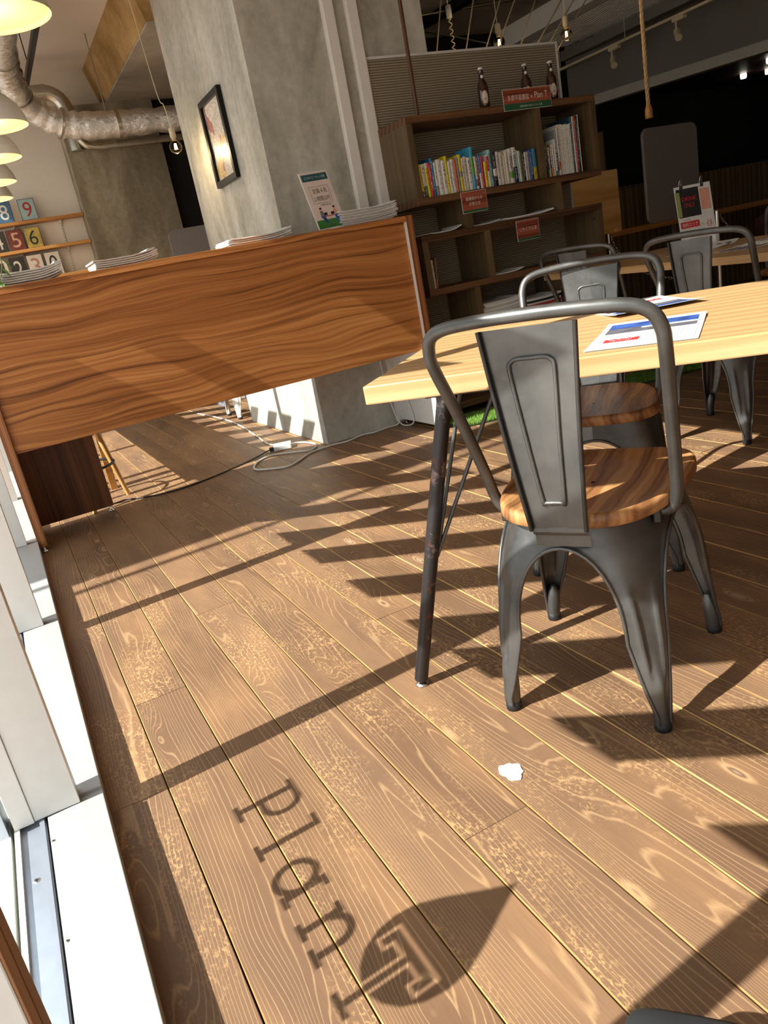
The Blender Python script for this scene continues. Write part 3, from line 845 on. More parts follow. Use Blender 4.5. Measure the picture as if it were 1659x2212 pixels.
    tab = MB(); tab.grid([[(-.2515, y, .458), (-.2515, y, .447), (-.247, y, .441), (-.2395, y, .436), (-.2365, y, .412)] for y in (-.054, .054)], False)
    tab.build('splat_tab', metal, back)
    # tube hoop
    hp = [(-.092, .140, .432), (-.096, .172, .438), (-.104, .188, .468), (-.128, .195, .54), (-.190, .206, .68), (-.238, .214, .775), (-.252, .213, .812), (-.264, .198, .842), (-.275, .160, .857), (-.287, .08, .8635), (-.290, 0, .865)]
    full = hp + [(a, -b, c) for a, b, c in reversed(hp[:-1])]
    MB().tube(smooth_path(full, 5), .0125, 12).build('back_hoop', metal, root)
    for o in root.children:
        if o.name.split('.')[0] in ('seat', 'back_splat', 'back_hoop'): o.location.y = -.010
    for s_ in (-1, 1):
        MB().bbox(-.112, -.086, s_ * .160 - .007, s_ * .160 + .007, .412, .440, .002).build('hoop_bracket', dark, root)

ch = thing('metal_chair', 'gunmetal cafe chair with wooden seat pulled out beside the near table corner, seen from behind', 'chair', (1.053, 1.263, 0), .575, 'cafe chairs with wooden seats')
chair_parts(ch, 'gunmetal', 'seat_elm', 'gunmetal_dark')
def chair(x, y, deg, label):
    c = copy_tree(ch); c.location = (x, y, 0); c.rotation_euler = (0, 0, math.radians(deg)); c['label'] = label; return c
chair(1.564, 1.805, -136.5, 'gunmetal cafe chair facing the camera, pushed under the far edge of the sunny table')
chair(2.788, 2.354, 14.7, 'gunmetal cafe chair turned away from the camera, drawn up to the shaded table')
chair(3.02, 3.34, 18.0, 'dark gunmetal cafe chair at the second table, right in front of the bookcase')
chair(4.62, 3.35, 205.0, 'dark gunmetal cafe chair on the far side of the second table, behind the paid-area sign')
wc = thing('white_metal_chair', 'white metal chair behind the counter, its legs next to the concrete column', 'chair', (1.81, 6.20, 0), 0.0)
chair_parts(wc, 'white_paint', 'white_paint', 'white_paint')

# ================================================================== TABLES
def table(name, label, F, ang, L, Wd, ztop, th, nb, group):
    t = thing(name, label, 'table', (F[0], F[1], 0), ang, group)      # local x along the front edge, local y to the back
    bw = Wd / nb
    for k in range(nb):
        MB().bbox(0, L, k * bw + .0002, (k + 1) * bw - .0002, ztop - th, ztop, .0035 if k in (0, nb - 1) else .0008).build('top_board', 'oak', t)
    for ex, sx in ((0, 1), (L, -1)):
        for ey, sy in ((0, 1), (Wd, -1)):
            bk_ = .10 if ey else 0.0
            foot = Vector((ex + sx * (bk_ - .004), ey + sy * .020, .016)); top = Vector((ex + sx * (.170 + bk_ * .4), ey + sy * .030, ztop - th))
            lg = MB().tube([foot, top], .0165, 14).build('leg', 'raw_steel', t)
            MB().lathe([(0, 0), (.016, 0), (.016, .004), (.010, .009), (.006, .010), (.006, .018)], 16, (foot.x, foot.y, 0)).build('levelling_foot', 'chrome', lg)
            mid = foot.lerp(top, .46)
            for dx, dy in ((.19, .10), (.27, .11)):
                MB().tube([mid + Vector((sx * .012, sy * .010, 0)), Vector((ex + sx * dx, ey + sy * dy, ztop - th))], .0048, 8).build('brace_rod', 'gunmetal', lg)
            MB().bbox(min(ex + sx * .13, ex + sx * .36), max(ex + sx * .13, ex + sx * .36), min(ey + sy * .012, ey + sy * .13), max(ey + sy * .012, ey + sy * .13), ztop - th - .004, ztop - th, .001).build('mount_plate', 'raw_steel', t)
    return t
TA = math.radians(-45.6)
table('cafe_table', 'pale oak slab table on splayed raw steel legs in the bright sun', (0.673, 1.504), TA, 1.75, 0.862, 0.75, 0.041, 5, 'oak slab tables')
table('cafe_table', 'pale oak slab table in the shade in front of the bookcase', (2.93, 3.72), math.radians(-94.0), 2.2, 0.90, 0.735, 0.035, 5, 'oak slab tables')
u_ = Vector((math.cos(TA), math.sin(TA), 0)); v_ = Vector((-math.sin(TA), math.cos(TA), 0))

def leaflet(c, right, up, w, h, z, label, turned):
    t = thing('leaflet', label, 'leaflet', (c[0], c[1], z))
    R = Vector(right); U = Vector(up); N = Vector((0, 0, 1))
    rows = []; n = 10
    def hgt(b): return .0006 + .008 * max(0, (b - .55) / .45) ** 2 if turned else .0006 + .004 * max(0, (b - .5) / .5) ** 2
    def pt(a, b, l=0): return R * (a * w) + U * ((b - .5) * h) + N * (hgt(b) + l)
    MB().grid([[pt(-.5, i / n), pt(.5, i / n)] for i in range(n + 1)]).grid([[pt(-.5, i / n, .0012), pt(.5, i / n, .0012)] for i in range(n + 1)]).grid([[pt(s, i / n), pt(s, i / n, .0012)] for i in range(n + 1) for s in (.5,)]).build('sheet', 'paper', t)
    def patch(nm, a0, a1, b0, b1, mat, l):
        MB().grid([[pt(a0, b0 + (b1 - b0) * i / 6, l), pt(a1, b0 + (b1 - b0) * i / 6, l)] for i in range(7)]).build(nm, mat, t)
    patch('photo_print', -.44, .44, .62, .92, 'print_blue', .0015)
    patch('road_print', -.44, .44, .56, .74, 'print_road', .0017)
    patch('sand_print', -.10, .44, .68, .73, 'paper', .0019)
    patch('title_box', -.38, -.05, .22, .34, 'print_red', .0015)
    c0 = Vector(pt(-.215, .28, .0004))
    text('title_text', 'グランド\nルール', c0, R, U, w * .26, h * .10, 'paper', t, .0022)
    for k in range(5): patch('text_line', .0, .40 - .05 * (k % 2), .48 - k * .06, .492 - k * .06, 'ink_grey', .0015)
    for b0 in (.05, .95): patch('border_rule', -.46, .46, b0, b0 + .004, 'ink_grey', .0015)
    for a0 in (-.46, .456): patch('border_rule', a0, a0 + .004, .05, .95, 'ink_grey', .0015)
    return t
leaflet((1.221, 1.228), (u_ * .97 - v_ * .10).normalized(), (v_ * .97 + u_ * .10).normalized(), .212, .330, .7505, 'white leaflet nearer the edge of the sunny table, its photo strip upright', False)
leaflet((1.555, 1.590), -(u_ * .93 + v_ * .34).normalized(), (-v_ * .93 + u_ * .34).normalized(), .225, .320, .7505, 'white leaflet lying upside down farther back on the sunny table', True)
rr = random.Random(5)
for k, (x, y, a) in enumerate(((3.30, 2.95, .3), (3.42, 2.60, -.2), (3.55, 3.05, .6), (3.20, 2.55, .1))):
    t = thing('leaflet', ['white leaflet on the shaded table, nearest the bookcase', 'white leaflet on the shaded table, close to the right of the frame', 'white leaflet on the shaded table under the paid-area sign', 'white leaflet on the shaded table just behind the chair back'][k], 'leaflet', (x, y, .7352), a)
    MB().grid([[(i / 8 * .297 - .148, -.105, .001 + .006 * (i / 8) ** 3), (i / 8 * .297 - .148, .105, .001 + .006 * (i / 8) ** 3)] for i in range(9)]).build('sheet', 'paper', t)
    for q in range(4):
        MB().box(-.13, .10 - .03 * (q % 2), -.08 + q * .045, -.055 + q * .045, .0012, .0022).build('dark_print', 'ink', t)

# ================================================================== BOOKCASE
bk = thing('bookcase', 'tall stepped walnut bookcase of open boxes against the concrete column', 'bookcase', (2.97, 3.95, 0))
BX, BY = 2.97, 3.95
def board(name, x0, x1, z0, z1, mat, y0=3.95, y1=4.275, m=.0012):
    return MB().bbox(x0 - BX, x1 - BX, y0 - BY, y1 - BY, z0, z1, m).build(name, mat, bk)
T_ = .038
for z0, xa, xb in ((1.645, 2.318, 3.645), (1.228, 2.318, 3.645), (1.032, 2.300, 3.625), (.735, 2.300, 3.625), (.452, 2.318, 3.640), (.060, 2.318, 3.640)):
    board('shelf_board', xa, xb, z0, z0 + T_, 'walnut')
for x, z0, z1 in ((2.318, 1.266, 1.645), (3.607, 1.266, 1.645), (3.188, 1.266, 1.645), (2.622, 1.070, 1.228), (3.287, 1.070, 1.228), (2.300, .773, 1.032), (3.587, .773, 1.032), (2.728, .773, 1.032),
                  (2.605, .490, .735), (3.287, .490, .735), (2.318, .098, .452), (3.602, .098, .452), (2.95, .098, .452)):
    board('upright_board', x, x + T_, z0, z1, 'walnut_upright')
for x, z in ((3.32, 1.19), (3.32, 1.10), (3.58, .98), (3.58, .83)):
    MB().lathe([(0, 0), (.006, 0), (.006, .002)], 10).build('bolt_cap', 'ink', bk).matrix_local = Matrix.Translation((x - BX, -.0005 + .03, z)) @ Matrix.Rotation(PI / 2, 4, 'Y')
# ribbed panel behind
rp = thing('ribbed_screen', 'ribbed translucent screen in a thin white frame behind the bookcase', 'screen', (3.0, 4.288, 0))
MB().box(2.33 - 3.0, 3.675 - 3.0, -.004, .004, .05, 2.050).build('ribbed_sheet', 'ribbed_panel', rp)
for a, b, c, d in ((2.318, 3.685, 2.048, 2.062), (2.318, 3.685, .04, .052), (2.318, 2.331, .052, 2.048), (3.672, 3.685, .052, 2.048)):
    MB().bbox(a - 3.0, b - 3.0, -.010, .008, c, d, .001).build('frame_bar', 'white_alu', rp)
MB().tube([(2.432, 4.0, 1.684), (2.432, 4.0, 3.11)], .011, 10).build('support_pole', 'pole_wood', None, label='slim dark wooden pole rising from the bookcase top to the ceiling', cat='pole')
for x in (2.118, 2.262):
    t = thing('wall_conduit', 'cream cable conduit running up the column, the one nearer the %s' % ('poster stand' if x < 2.2 else 'bookcase'), 'conduit', (x, 4.288, 0), group='cable conduits on the column')
    MB().bbox(0, .062, -.018, .0118, 0.02, CEIL - .002, .003).build('cover', 'white_paint', t)
    MB().box(-.006, .0, -.004, .0118, 0.02, CEIL - .002).build('back_strip', 'white_paint', t)

# books
BC = {'yellow': C(226, 206, 40), 'white': C(226, 224, 216), 'cream': C(214, 206, 188), 'green': C(24, 74, 56), 'red': C(196, 44, 40), 'blue': C(36, 116, 176), 'orange': C(208, 106, 64), 'grey': C(150, 150, 148),
      'sky': C(70, 168, 206), 'pink': C(206, 52, 92), 'aqua': C(150, 204, 204), 'black': C(30, 30, 32), 'navy': C(22, 34, 76), 'royal': C(34, 74, 156), 'lime': C(112, 178, 60), 'brown': C(140, 100, 60), 'olive': C(120, 126, 60), 'teal': C(44, 70, 84), 'maroon': C(110, 40, 40), 'gold': C(222, 168, 40)}
INK = C(30, 30, 32); INKW = C(230, 228, 222)
for k, c in BC.items():
    spine('book_' + k, c, INKW if k in ('green', 'red', 'blue', 'black', 'navy', 'royal', 'teal', 'maroon') else INK, 0.18, 0.92)
def book(x, w, h, z, col, label, group, depth=.148, y=3.972, band=None, tilt=0.0, name='book', word=None):
    t = thing(name, label, 'book' if name == 'book' else 'magazine', (x + w / 2, y, z), 0, group)
    t.rotation_euler = (0, tilt, 0)
    hw = w / 2 - .0003; mb = MB(); prof = [(-hw, .004), (-hw * .8, .001), (0, 0), (hw * .8, .001), (hw, .004)]
    mb.grid([[(a, b, 0) for a, b in prof], [(a, b, h) for a, b in prof]])
    mb.add([(-hw, .004, 0), (-hw, depth, 0), (-hw, depth, h), (-hw, .004, h)], [(0, 1, 2, 3)]); mb.add([(hw, .004, 0), (hw, depth, 0), (hw, depth, h), (hw, .004, h)], [(0, 1, 2, 3)])
    mb.add([(a, b, h) for a, b in prof] + [(hw, depth, h), (-hw, depth, h)], [tuple(range(7))]); mb.add([(a, b, 0) for a, b in prof] + [(hw, depth, 0), (-hw, depth, 0)], [tuple(range(7))])
    mb.build('cover', 'book_' + col, t)
    MB().box(-hw * .9, hw * .9, depth, depth + .0015, .003, h - .003).build('page_edges', 'paper', t)
    if band:
        bc, b0, b1 = band
        MB().grid([[(a * 1.005, b - .0004, h * b0) for a, b in prof], [(a * 1.005, b - .0004, h * b1) for a, b in prof]]).build('spine_band', 'book_' + bc, t)
    if word:
        text('spine_title', word, (0, -.0006, h * .62), (0, 0, -1), (1, 0, 0), h * .34, w * .62, 'ink', t, .0002)
    return t
row = [('yellow', .012, .165, ('maroon', 0, .2)), ('white', .019, .165, ('green', 0, .34)), ('yellow', .014, .168, ('white', .85, 1)), ('red', .014, .168, None), ('blue', .016, .188, None), ('grey', .014, .165, ('white', .3, 1)),
       ('white', .023, .176, None), ('white', .019, .168, None), ('yellow', .012, .188, None), ('white', .015, .160, None), ('white', .017, .168, None), ('orange', .012, .166, None), ('grey', .012, .172, None), ('yellow', .015, .186, ('grey', .4, .55)),
       ('white', .013, .165, None), ('cream', .018, .172, None), ('white', .019, .165, None), ('sky', .016, .215, ('lime', .35, .75)), ('white', .012, .166, ('maroon', .1, .3)), ('maroon', .009, .172, None), ('blue', .012, .172, ('white', 0, .45)), ('pink', .014, .160, None),
       ('yellow', .016, .132, None), ('white', .014, .164, ('red', .5, .95)), ('aqua', .017, .188, None), ('black', .021, .175, ('white', .3, .5)), ('white', .020, .172, None), ('cream', .020, .165, None), ('white', .010, .150, None), ('cream', .017, .168, None),
       ('white', .023, .178, ('lime', .15, .35)), ('white', .022, .182, ('navy', 0, .45)), ('aqua', .008, .165, None), ('white', .013, .160, None), ('olive', .011, .155, None), ('black', .014, .155, None), ('white', .010, .150, None), ('grey', .012, .150, None), ('royal', .019, .158, None), ('sky', .022, .160, ('yellow', 0, .4))]
NUM = ['first', 'second', 'third', 'fourth', 'fifth', 'sixth', 'seventh', 'eighth', 'ninth', 'tenth', 'eleventh', 'twelfth', 'thirteenth', 'fourteenth', 'fifteenth', 'sixteenth', 'seventeenth', 'eighteenth', 'nineteenth', 'twentieth']
tot = sum(r[1] for r in row); x = 2.368; sc = (3.176 - x) / tot
for i, (c, w, h, bnd) in enumerate(row):
    n = len(row)
    pos = '%s from the left' % NUM[i] if i < 20 else '%s from the divider' % NUM[n - 1 - i]
    cn = {'sky': 'sky blue', 'royal': 'royal blue', 'navy': 'navy', 'aqua': 'pale aqua'}.get(c, c)
    book(x, w * sc, h * 1.06, 1.266, c, '%s book, %s in the long row under the bottles' % (cn, pos), 'books in the long row of the bookcase', band=bnd, word='SDGs' if i in (30, 31) else None, y=3.970 + random.uniform(-.002, .006))
    x += w * sc
row2 = [('brown', .009, .20, ('gold', 0, .7)), ('black', .020, .205, None), ('olive', .010, .195, ('black', .2, .6)), ('white', .008, .165, None), ('maroon', .011, .180, ('black', .25, .6)), ('cream', .014, .178, ('gold', 0, .3)), ('white', .017, .178, None),
        ('white', .018, .205, ('teal', 0, .14)), ('grey', .010, .255, ('black', .1, .5)), ('white', .016, .262, ('orange', .12, .30))] 
x = 3.232
for i, (c, w, h, bnd) in enumerate(row2):
    book(x, w * .95, h, 1.266, c, '%s book, %s from the left in the right box of the bookcase' % (c, NUM[i]), 'books in the right box of the bookcase', band=bnd, y=3.972)
    x += w * .95
for i in range(14):
    w = .0072
    book(x, w, .278 + random.uniform(-.004, .004), 1.266, random.choice(['white', 'cream', 'white']), 'thin white magazine, %s of the even set beside the tall books' % NUM[i], 'set of thin magazines', name='magazine', depth=.2, y=3.976)
    x += w
for i, (c, w, h) in enumerate((('teal', .015, .315), ('white', .013, .314), ('red', .012, .316), ('black', .019, .318), ('white', .006, .322))):
    book(x, w, h, 1.266, c, 'tall %s volume, %s of the five at the right side board' % (c, NUM[i]), 'tall volumes', depth=.22, y=3.976)
    x += w
for i, (c, w, h, tl) in enumerate((('grey', .014, .165, .0), ('white', .013, .160, .0), ('brown', .010, .170, .07))):
    book(2.352 + i * .0165, w, h, .774, c, '%s book of three alone in the lower left box of the bookcase' % ['grey green leftmost', 'white middle', 'brown leaning'][i], 'three books in the lower left box', tilt=tl, y=4.0, band=('orange', .05, .3) if i == 2 else None)
# loose booklets lying on the middle shelf, and magazine piles on the low shelf
for i, (x0, x1, z, lf, lab) in enumerate(((2.385, 2.60, 1.0705, .020, 'white booklet lying on the middle shelf left of the upright board'), (2.675, 2.87, 1.0705, .010, 'open white booklet lying on the middle shelf below the wooden notice'),
                                          (2.90, 3.275, 1.0705, .012, 'long pale folded paper lying on the middle shelf at its right half'), (2.775, 3.00, .7735, .012, 'white booklet lying in the large lower box'))):
    folded('booklet', lab, 'booklet', x0, x1, 3.985, z, .006 if i != 2 else .011, 'paper', lf, 'loose booklets on the shelves', 0, .18)
for pi, (x0, x1, n, ms, nm) in enumerate(((2.66, 2.93, 11, ['newsprint', 'paper'], 'left'), (2.965, 3.25, 8, ['mag_red', 'paper', 'ink', 'paper'], 'right'))):
    for k in range(n):
        folded('magazine', '%s magazine in the %s pile on the low bookcase shelf' % ('topmost' if k == n - 1 else NUM[k] + ' lowest', nm), 'magazine', x0 + random.uniform(-.012, .012), x1 + random.uniform(-.012, .012), 3.975 + random.uniform(-.006, .01), .4905 + k * .0125, .0120, ms[k % len(ms)], .012 * k / n, nm + ' magazine pile', random.uniform(-.03, .03), .21)

# bottles and notices on the bookcase
def bottle(x, y, label):
    t = thing('beer_bottle', label, 'bottle', (x, y, 1.6835), -.35, 'beer bottles on the bookcase')
    MB().lathe([(0, 0), (.029, 0), (.031, .004), (.031, .118), (.027, .138), (.0155, .158), (.0130, .205), (.0135, .207), (.0135, .214), (0, .214)], 24).build('glass', 'bottle_glass', t)
    MB().lathe([(.0142, .212), (.0148, .207), (.0142, .219), (.008, .2215), (0, .222)], 16).build('cap', 'white_plastic', t)
    def wrap(nm, rx, rz, zc, mat, R, l):
        rows = []
        for i in range(5):
            q = i / 4
            rows.append([(R * math.sin(q * rx * math.cos(a) / R) if 0 else (R + l) * math.sin(q * rx * math.cos(a) / R), -(R + l) * math.cos(q * rx * math.cos(a) / R), zc + q * rz * math.sin(a)) for a in [2 * PI * k / 24 for k in range(24)]])
        return MB().grid(rows, True, True).build(nm, mat, t)
    lb = wrap('label', .020, .037, .062, 'print_orange', .031, .0004)
    wrap('label_picture', .0168, .0335, .062, 'label_art', .031, .0009)
    wrap('neck_seal', .0085, .0085, .172, 'white_plastic', .0150, .0004)
plain('print_orange', C(196, 112, 76), 0.5)
t = NT('label_art', 0.5, 0, 0.4)
o_ = t.sep(t.obj(False))
t.color(t.mix(t.ma('MULTIPLY', t.ma('LESS_THAN', o_[2], .058), t.ramp(t.noise(t.obj(False), 60, 2), [(.48, g4(0)), (.54, g4(1))])), C(206, 198, 180), C(40, 36, 34)))
bottle(2.917, 4.05, 'brown beer bottle standing alone on the left part of the bookcase top')
bottle(3.235, 4.06, 'brown beer bottle standing behind the long wooden notice')
bottle(3.415, 4.05, 'brown beer bottle at the right end of the long wooden notice')

def notice(name, label, x, z, w, h, lines, foot):
    t = thing(name, label, 'sign', (x, 3.9435, z))
    card('acrylic', (0, 0, 0), (1, 0, 0), (0, 0, 1), w + .004, h + .004, 'white_plastic', t, -.0018, .0018)
    card('wood_print', (0, 0, 0), (1, 0, 0), (0, 0, 1), w, h, 'sign_board', t, .0002, .0004)
    card('green_band', (0, 0, -h / 2 + foot / 2), (1, 0, 0), (0, 0, 1), w, foot, 'sign_green', t, .0008, .0003)
    for body, cx, cz, tw, tht in lines:
        text('lettering', body, (cx, 0, cz), (1, 0, 0), (0, 0, 1), tw, tht, 'sign_text', t, .0016)
    for sx in (-.42, .42):
        MB().lathe([(0, 0), (.0022, .0), (.0022, .0012), (0, .0016)], 8).build('pin', 'chrome', t).matrix_local = Matrix.Translation((sx * w, -.001, h * .40)) @ Matrix.Rotation(PI / 2, 4, 'X')
notice('long_notice', 'long wooden notice with white lettering and a green foot standing on the bookcase', 3.140, 1.701, .338, .106, [('多摩平図書館', -.065, .010, .150, .030), ('×', .030, .008, .014, .014), ('Plan T', .098, .014, .094, .032), ('図書館員が選ぶビジネス書', .02, -.037, .16, .010)], .033)
notice('square_notice', 'square wooden notice about library news hung from the upper shelf', 2.682, 1.203, .170, .110, [('図書館からの', 0, .018, .112, .020), ('お知らせ', 0, -.010, .076, .020)], .012)
notice('square_notice', 'square wooden notice about recycled books hung from the middle shelf', 3.033, .995, .163, .112, [('リサイクル本', 0, .006, .130, .024)], .012)

# ================================================================== FAR LEFT CORNER
for i, (z, nm) in enumerate(((1.893, 'top'), (1.660, 'middle'), (1.405, 'bottom'))):
    t = thing('wall_shelf', '%s of the three pale wooden shelves on the far white wall' % nm, 'shelf', (0.40, 7.9, z), group='wall shelves with number plates')
    MB().bbox(-.62, .722, -.045, .0, -.026, 0, .002).build('shelf_board', 'shelf_pine', t)
    MB().bbox(-.62, .722, .0005, .0995, -.026, -.004, .001).build('shelf_back', 'shelf_pine', t)
    for x in (-.35, .12, .52):
        MB().prism([(0, 0), (.07, 0), (.07, -.012), (.012, -.05), (0, -.05)], .006, lambda a, b, c, x=x: (x + c, .098 - a, -.027 + b)).build('bracket', 'white_paint', t)
for x in (0.05, 0.52, 0.92):
    t = thing('shelf_rail', 'slotted white shelf rail on the far wall, %s' % {0.05: 'behind the lamps', 0.52: 'behind the number plates', 0.92: 'nearest the pilaster'}[x], 'rail', (x, 7.992, 1.0), group='slotted shelf rails')
    MB().box(-.008, .008, -.006, .0075, 0, .86).build('channel', 'white_paint', t)
    sl = MB()
    for k in range(34): sl.box(-.002, .002, -.0072, -.0058, .01 + k * .025, .022 + k * .025)
    sl.build('slots', 'ink', t)
plain('plate_sky', C(150, 176, 176), 0.5, var=0.1); plain('plate_blue', C(64, 104, 134), 0.5, var=0.1); plain('plate_red', C(110, 40, 34), 0.5, var=0.25, scale=40)
plain('plate_yellow', C(176, 158, 78), 0.5, var=0.3, scale=30); plain('plate_black', C(30, 29, 28), 0.5); plain('plate_white', C(214, 208, 196), 0.5, var=0.06)
plain('digit_red', C(160, 44, 34), 0.5); plain('digit_rose', C(176, 118, 106), 0.5, var=0.2, scale=50); plain('digit_peach', C(204, 160, 132), 0.5, var=0.25, scale=50); plain('digit_black', C(34, 32, 30), 0.5); plain('digit_white', C(216, 210, 198), 0.5)
for x, z, w, h, pm, dm, dg, nm in ((.676, 1.893, .136, .180, 'plate_sky', 'digit_red', '9', 'sky blue tin plate with a red 9 on the top wall shelf'), (.478, 1.893, .136, .180, 'plate_blue', 'digit_white', '8', 'blue tin plate with a white 8 on the top wall shelf'),
                                   (.652, 1.660, .136, .178, 'plate_yellow', 'digit_black', '6', 'worn yellow tin plate with a black 6 on the middle wall shelf'), (.505, 1.660, .136, .178, 'plate_red', 'digit_peach', '5', 'dark red tin plate with a peach 5 on the middle wall shelf'),
                                   (.358, 1.660, .136, .178, 'plate_black', 'digit_white', '4', 'black tin plate with a white 4 on the middle wall shelf'), (.455, 1.405, .128, .205, 'plate_black', 'digit_white', '2', 'black tin plate with a white 2 on the bottom wall shelf'),
                                   (.605, 1.405, .134, .205, 'plate_white', 'digit_rose', '3', 'white tin plate with a rose 3 on the bottom wall shelf'), (.757, 1.405, .134, .205, 'plate_white', 'digit_black', '0', 'white tin plate with a black 0 nearest the slotted rail'), (.310, 1.405, .128, .205, 'plate_white', 'digit_black', '1', 'white tin plate with a black 1 on the bottom wall shelf')):
    t = thing('number_plate', nm, 'plate', (x, 7.874, z + .0005), group='tin number plates on the wall shelves')
    U2 = Vector((0, .12, 1)).normalized()
    card('rim', U2 * (h / 2), (1, 0, 0), U2, w, h, 'plate_black', t, -.0015, .0015)
    card('plate_face', U2 * (h / 2), (1, 0, 0), U2, w - .008, h - .008, pm, t, .0002, .0008)
    text('digit', dg, U2 * (h / 2), (1, 0, 0), U2, w * .52, h * .70, dm, t, .0016)

# grey desk screen behind the counter
t = thing('desk_screen', 'grey felt screen with rounded corners behind the counter, left of the column', 'screen', (1.845, 7.1, 0))
def rrect(w, h, r, n=6):
    out = []
    for cx, cz, a0 in ((w / 2 - r, h - r, 0), (-w / 2 + r, h - r, 90), (-w / 2 + r, r, 180), (w / 2 - r, r, 270)):
        for k in range(n + 1):
            a = math.radians(a0 + 90 * k / n); out.append((cx + r * math.cos(a), cz + r * math.sin(a)))
    return out
MB().prism(rrect(.44, .65, .055), .02, lambda a, b, c: (a + .03, c, .91 + b)).build('felt_panel', 'grey_felt', t)
MB().prism(rrect(.45, .655, .055), .004, lambda a, b, c: (a + .03, c + .021, .908 + b)).build('edge_piping', 'header_paint', t)
for x in (-.1, .16): MB().bbox(x - .015, x + .015, -.01, .03, 0, .95, .002).bbox(x - .02, x + .02, -.15, .17, 0, .02, .002).build('stand_foot', 'grey_alu', t)

# ducts
dk = thing('insulated_duct', 'fat foil-wrapped air duct bending along under the far ceiling', 'duct', (0.72, 6.9, 2.5))
dp = [Vector(p) for p in ((.62, 4.0, 2.78), (.66, 5.9, 2.78), (.70, 6.55, 2.74), (.80, 6.90, 2.60), (1.0, 7.02, 2.47), (1.25, 7.03, 2.42), (1.7, 7.03, 2.41), (2.35, 7.03, 2.40))]
dpp = smooth_path([p - Vector((.72, 6.9, 2.5)) for p in dp], 8)
rs = [.098 + .010 * math.sin(i * 1.9) * (1 if i % 3 else -.6) + .004 * math.sin(i * 4.1) for i in range(len(dpp))]
MB().tube(dpp, rs, 28).build('foil_wrap', 'foil', dk)
for i in (12, 22, 33, 44):
    if i + 1 < len(dpp): MB().tube([dpp[i], dpp[i].lerp(dpp[i + 1], .5)], max(rs[i], rs[i + 1]) + .006, 24).build('tape_band', 'galvanised', dk)
sd = thing('spiral_duct', 'slim ribbed spiral duct running below the foil-wrapped duct', 'duct', (1.5, 7.5, 2.35))
MB().tube(smooth_path([(-.30, 0, .20), (-.29, 0, .10), (-.24, 0, .02), (-.15, 0, .0), (.0, 0, .0), (.5, 0, .0), (.85, 0, .0)], 6), .031, 16).build('pipe', 'galvanised', sd)
for k in range(9): MB().tube([(-.10 + k * .11, 0, 0), (-.094 + k * .11, 0, 0)], .0345, 16).build('rib', 'galvanised', sd)
gd = thing('round_duct', 'bare galvanised duct elbow under the far ceiling beside the pilaster', 'duct', (1.05, 7.6, 2.8))
MB().tube(smooth_path([(-.75, 0, .02), (-.1, 0, .02), (.02, 0, .015), (.10, 0, -.03), (.14, 0, -.11), (.145, 0, -.20), (.145, 0, -.45)], 6), .062, 20).build('pipe', 'galvanised', gd)
for p, q in (((-.01, 0, .018), (.012, 0, .016)), ((.142, 0, -.14), (.143, 0, -.165))): MB().tube([p, q], .068, 20).build('collar', 'galvanised', gd)
MB().tube([(1.40, 7.03, 3.148), (1.40, 7.03, 2.515)], .005, 6).build('hanger_rod', 'galvanised', None, label='thin steel rod holding the foil duct below the ceiling', cat='rod')

# lighting track and dome pendants on the window side
tr = thing('light_track', 'black lighting track hung below the ceiling near the dome lamps', 'track', (0.865, 6.6, 2.75))
MB().bbox(-.017, .017, -2.2, .85, -.018, .018, .002).build('rail', 'black_metal', tr)
for y in (-1.6, 0, .75): MB().tube([(0, y, .018), (0, y, CEIL - 2.751)], .004, 6).build('hanger', 'black_metal', tr)
for y in (.55,):
    sp_ = MB().bbox(-.022, .022, y - .05, y + .05, -.05, -.018, .003).build('spot_adapter', 'black_metal', tr)
    MB().tube([(0, y, -.05), (.0, y, -.09)], .008, 8).build('spot_arm', 'black_metal', sp_)
    MB().tube([(-.01, y - .05, -.10), (.05, y + .06, -.16)], .033, 14).build('spot_head', 'black_metal', sp_)
pd = thing('dome_pendant', 'nearest white dome pendant lamp in the row above the counter', 'lamp', (.362, 3.19, 2.0), 0, 'white dome pendant lamps')
MB().lathe([(.180, 0), (.1795, .012), (.170, .052), (.148, .098), (.112, .138), (.070, .163), (.040, .175), (.034, .215), (.020, .235), (0, .236)], 32).build('shade', 'shade_white', pd)
MB().lathe([(.180, 0), (.1765, .003), (.166, .05), (.145, .094), (.110, .133), (.07, .156), (0, .165)], 32).build('shade_lining', 'shade_inside', pd)
MB().lathe([(0, .014), (.160, .014), (.173, .016), (0, .022)], 32).build('diffuser', 'lamp_disc', pd)
MB().tube([(0, 0, .23), (0, 0, CEIL - 2.001)], .003, 6).build('cord', 'cord_black', pd)
ld = bpy.data.lights.new('pendant_light', 'POINT'); ld.energy = 5.0; ld.color = (1.0, .80, .55); ld.shadow_soft_size = .12
lo = bpy.data.objects.new('pendant_light', ld); COL.objects.link(lo); lo.parent = pd; lo.location = (0, 0, -.06)
for y, nm in ((4.77, 'second'), (5.60, 'third'), (6.46, 'fourth'), (7.22, 'farthest')):
    c = copy_tree(pd); c.location = (.362, y, 2.0); c['label'] = '%s white dome pendant lamp in the row above the counter' % nm

# framed drawing on the column's window face
pf = thing('framed_picture', 'framed sketch with a deep black frame hung on the pale face of the column', 'picture', (1.629, 5.0, 1.86))
for y0, y1, z0, z1 in ((-.215, .215, .215, .25), (-.215, .215, -.25, -.215), (-.215, -.180, -.215, .215), (.180, .215, -.215, .215)):
    MB().bbox(-.028, -.0005, y0, y1, z0, z1, .001).build('frame_bar', 'black_metal', pf)
MB().box(-.010, -.006, -.180, .180, -.215, .215).build('drawing', 'art_print', pf)

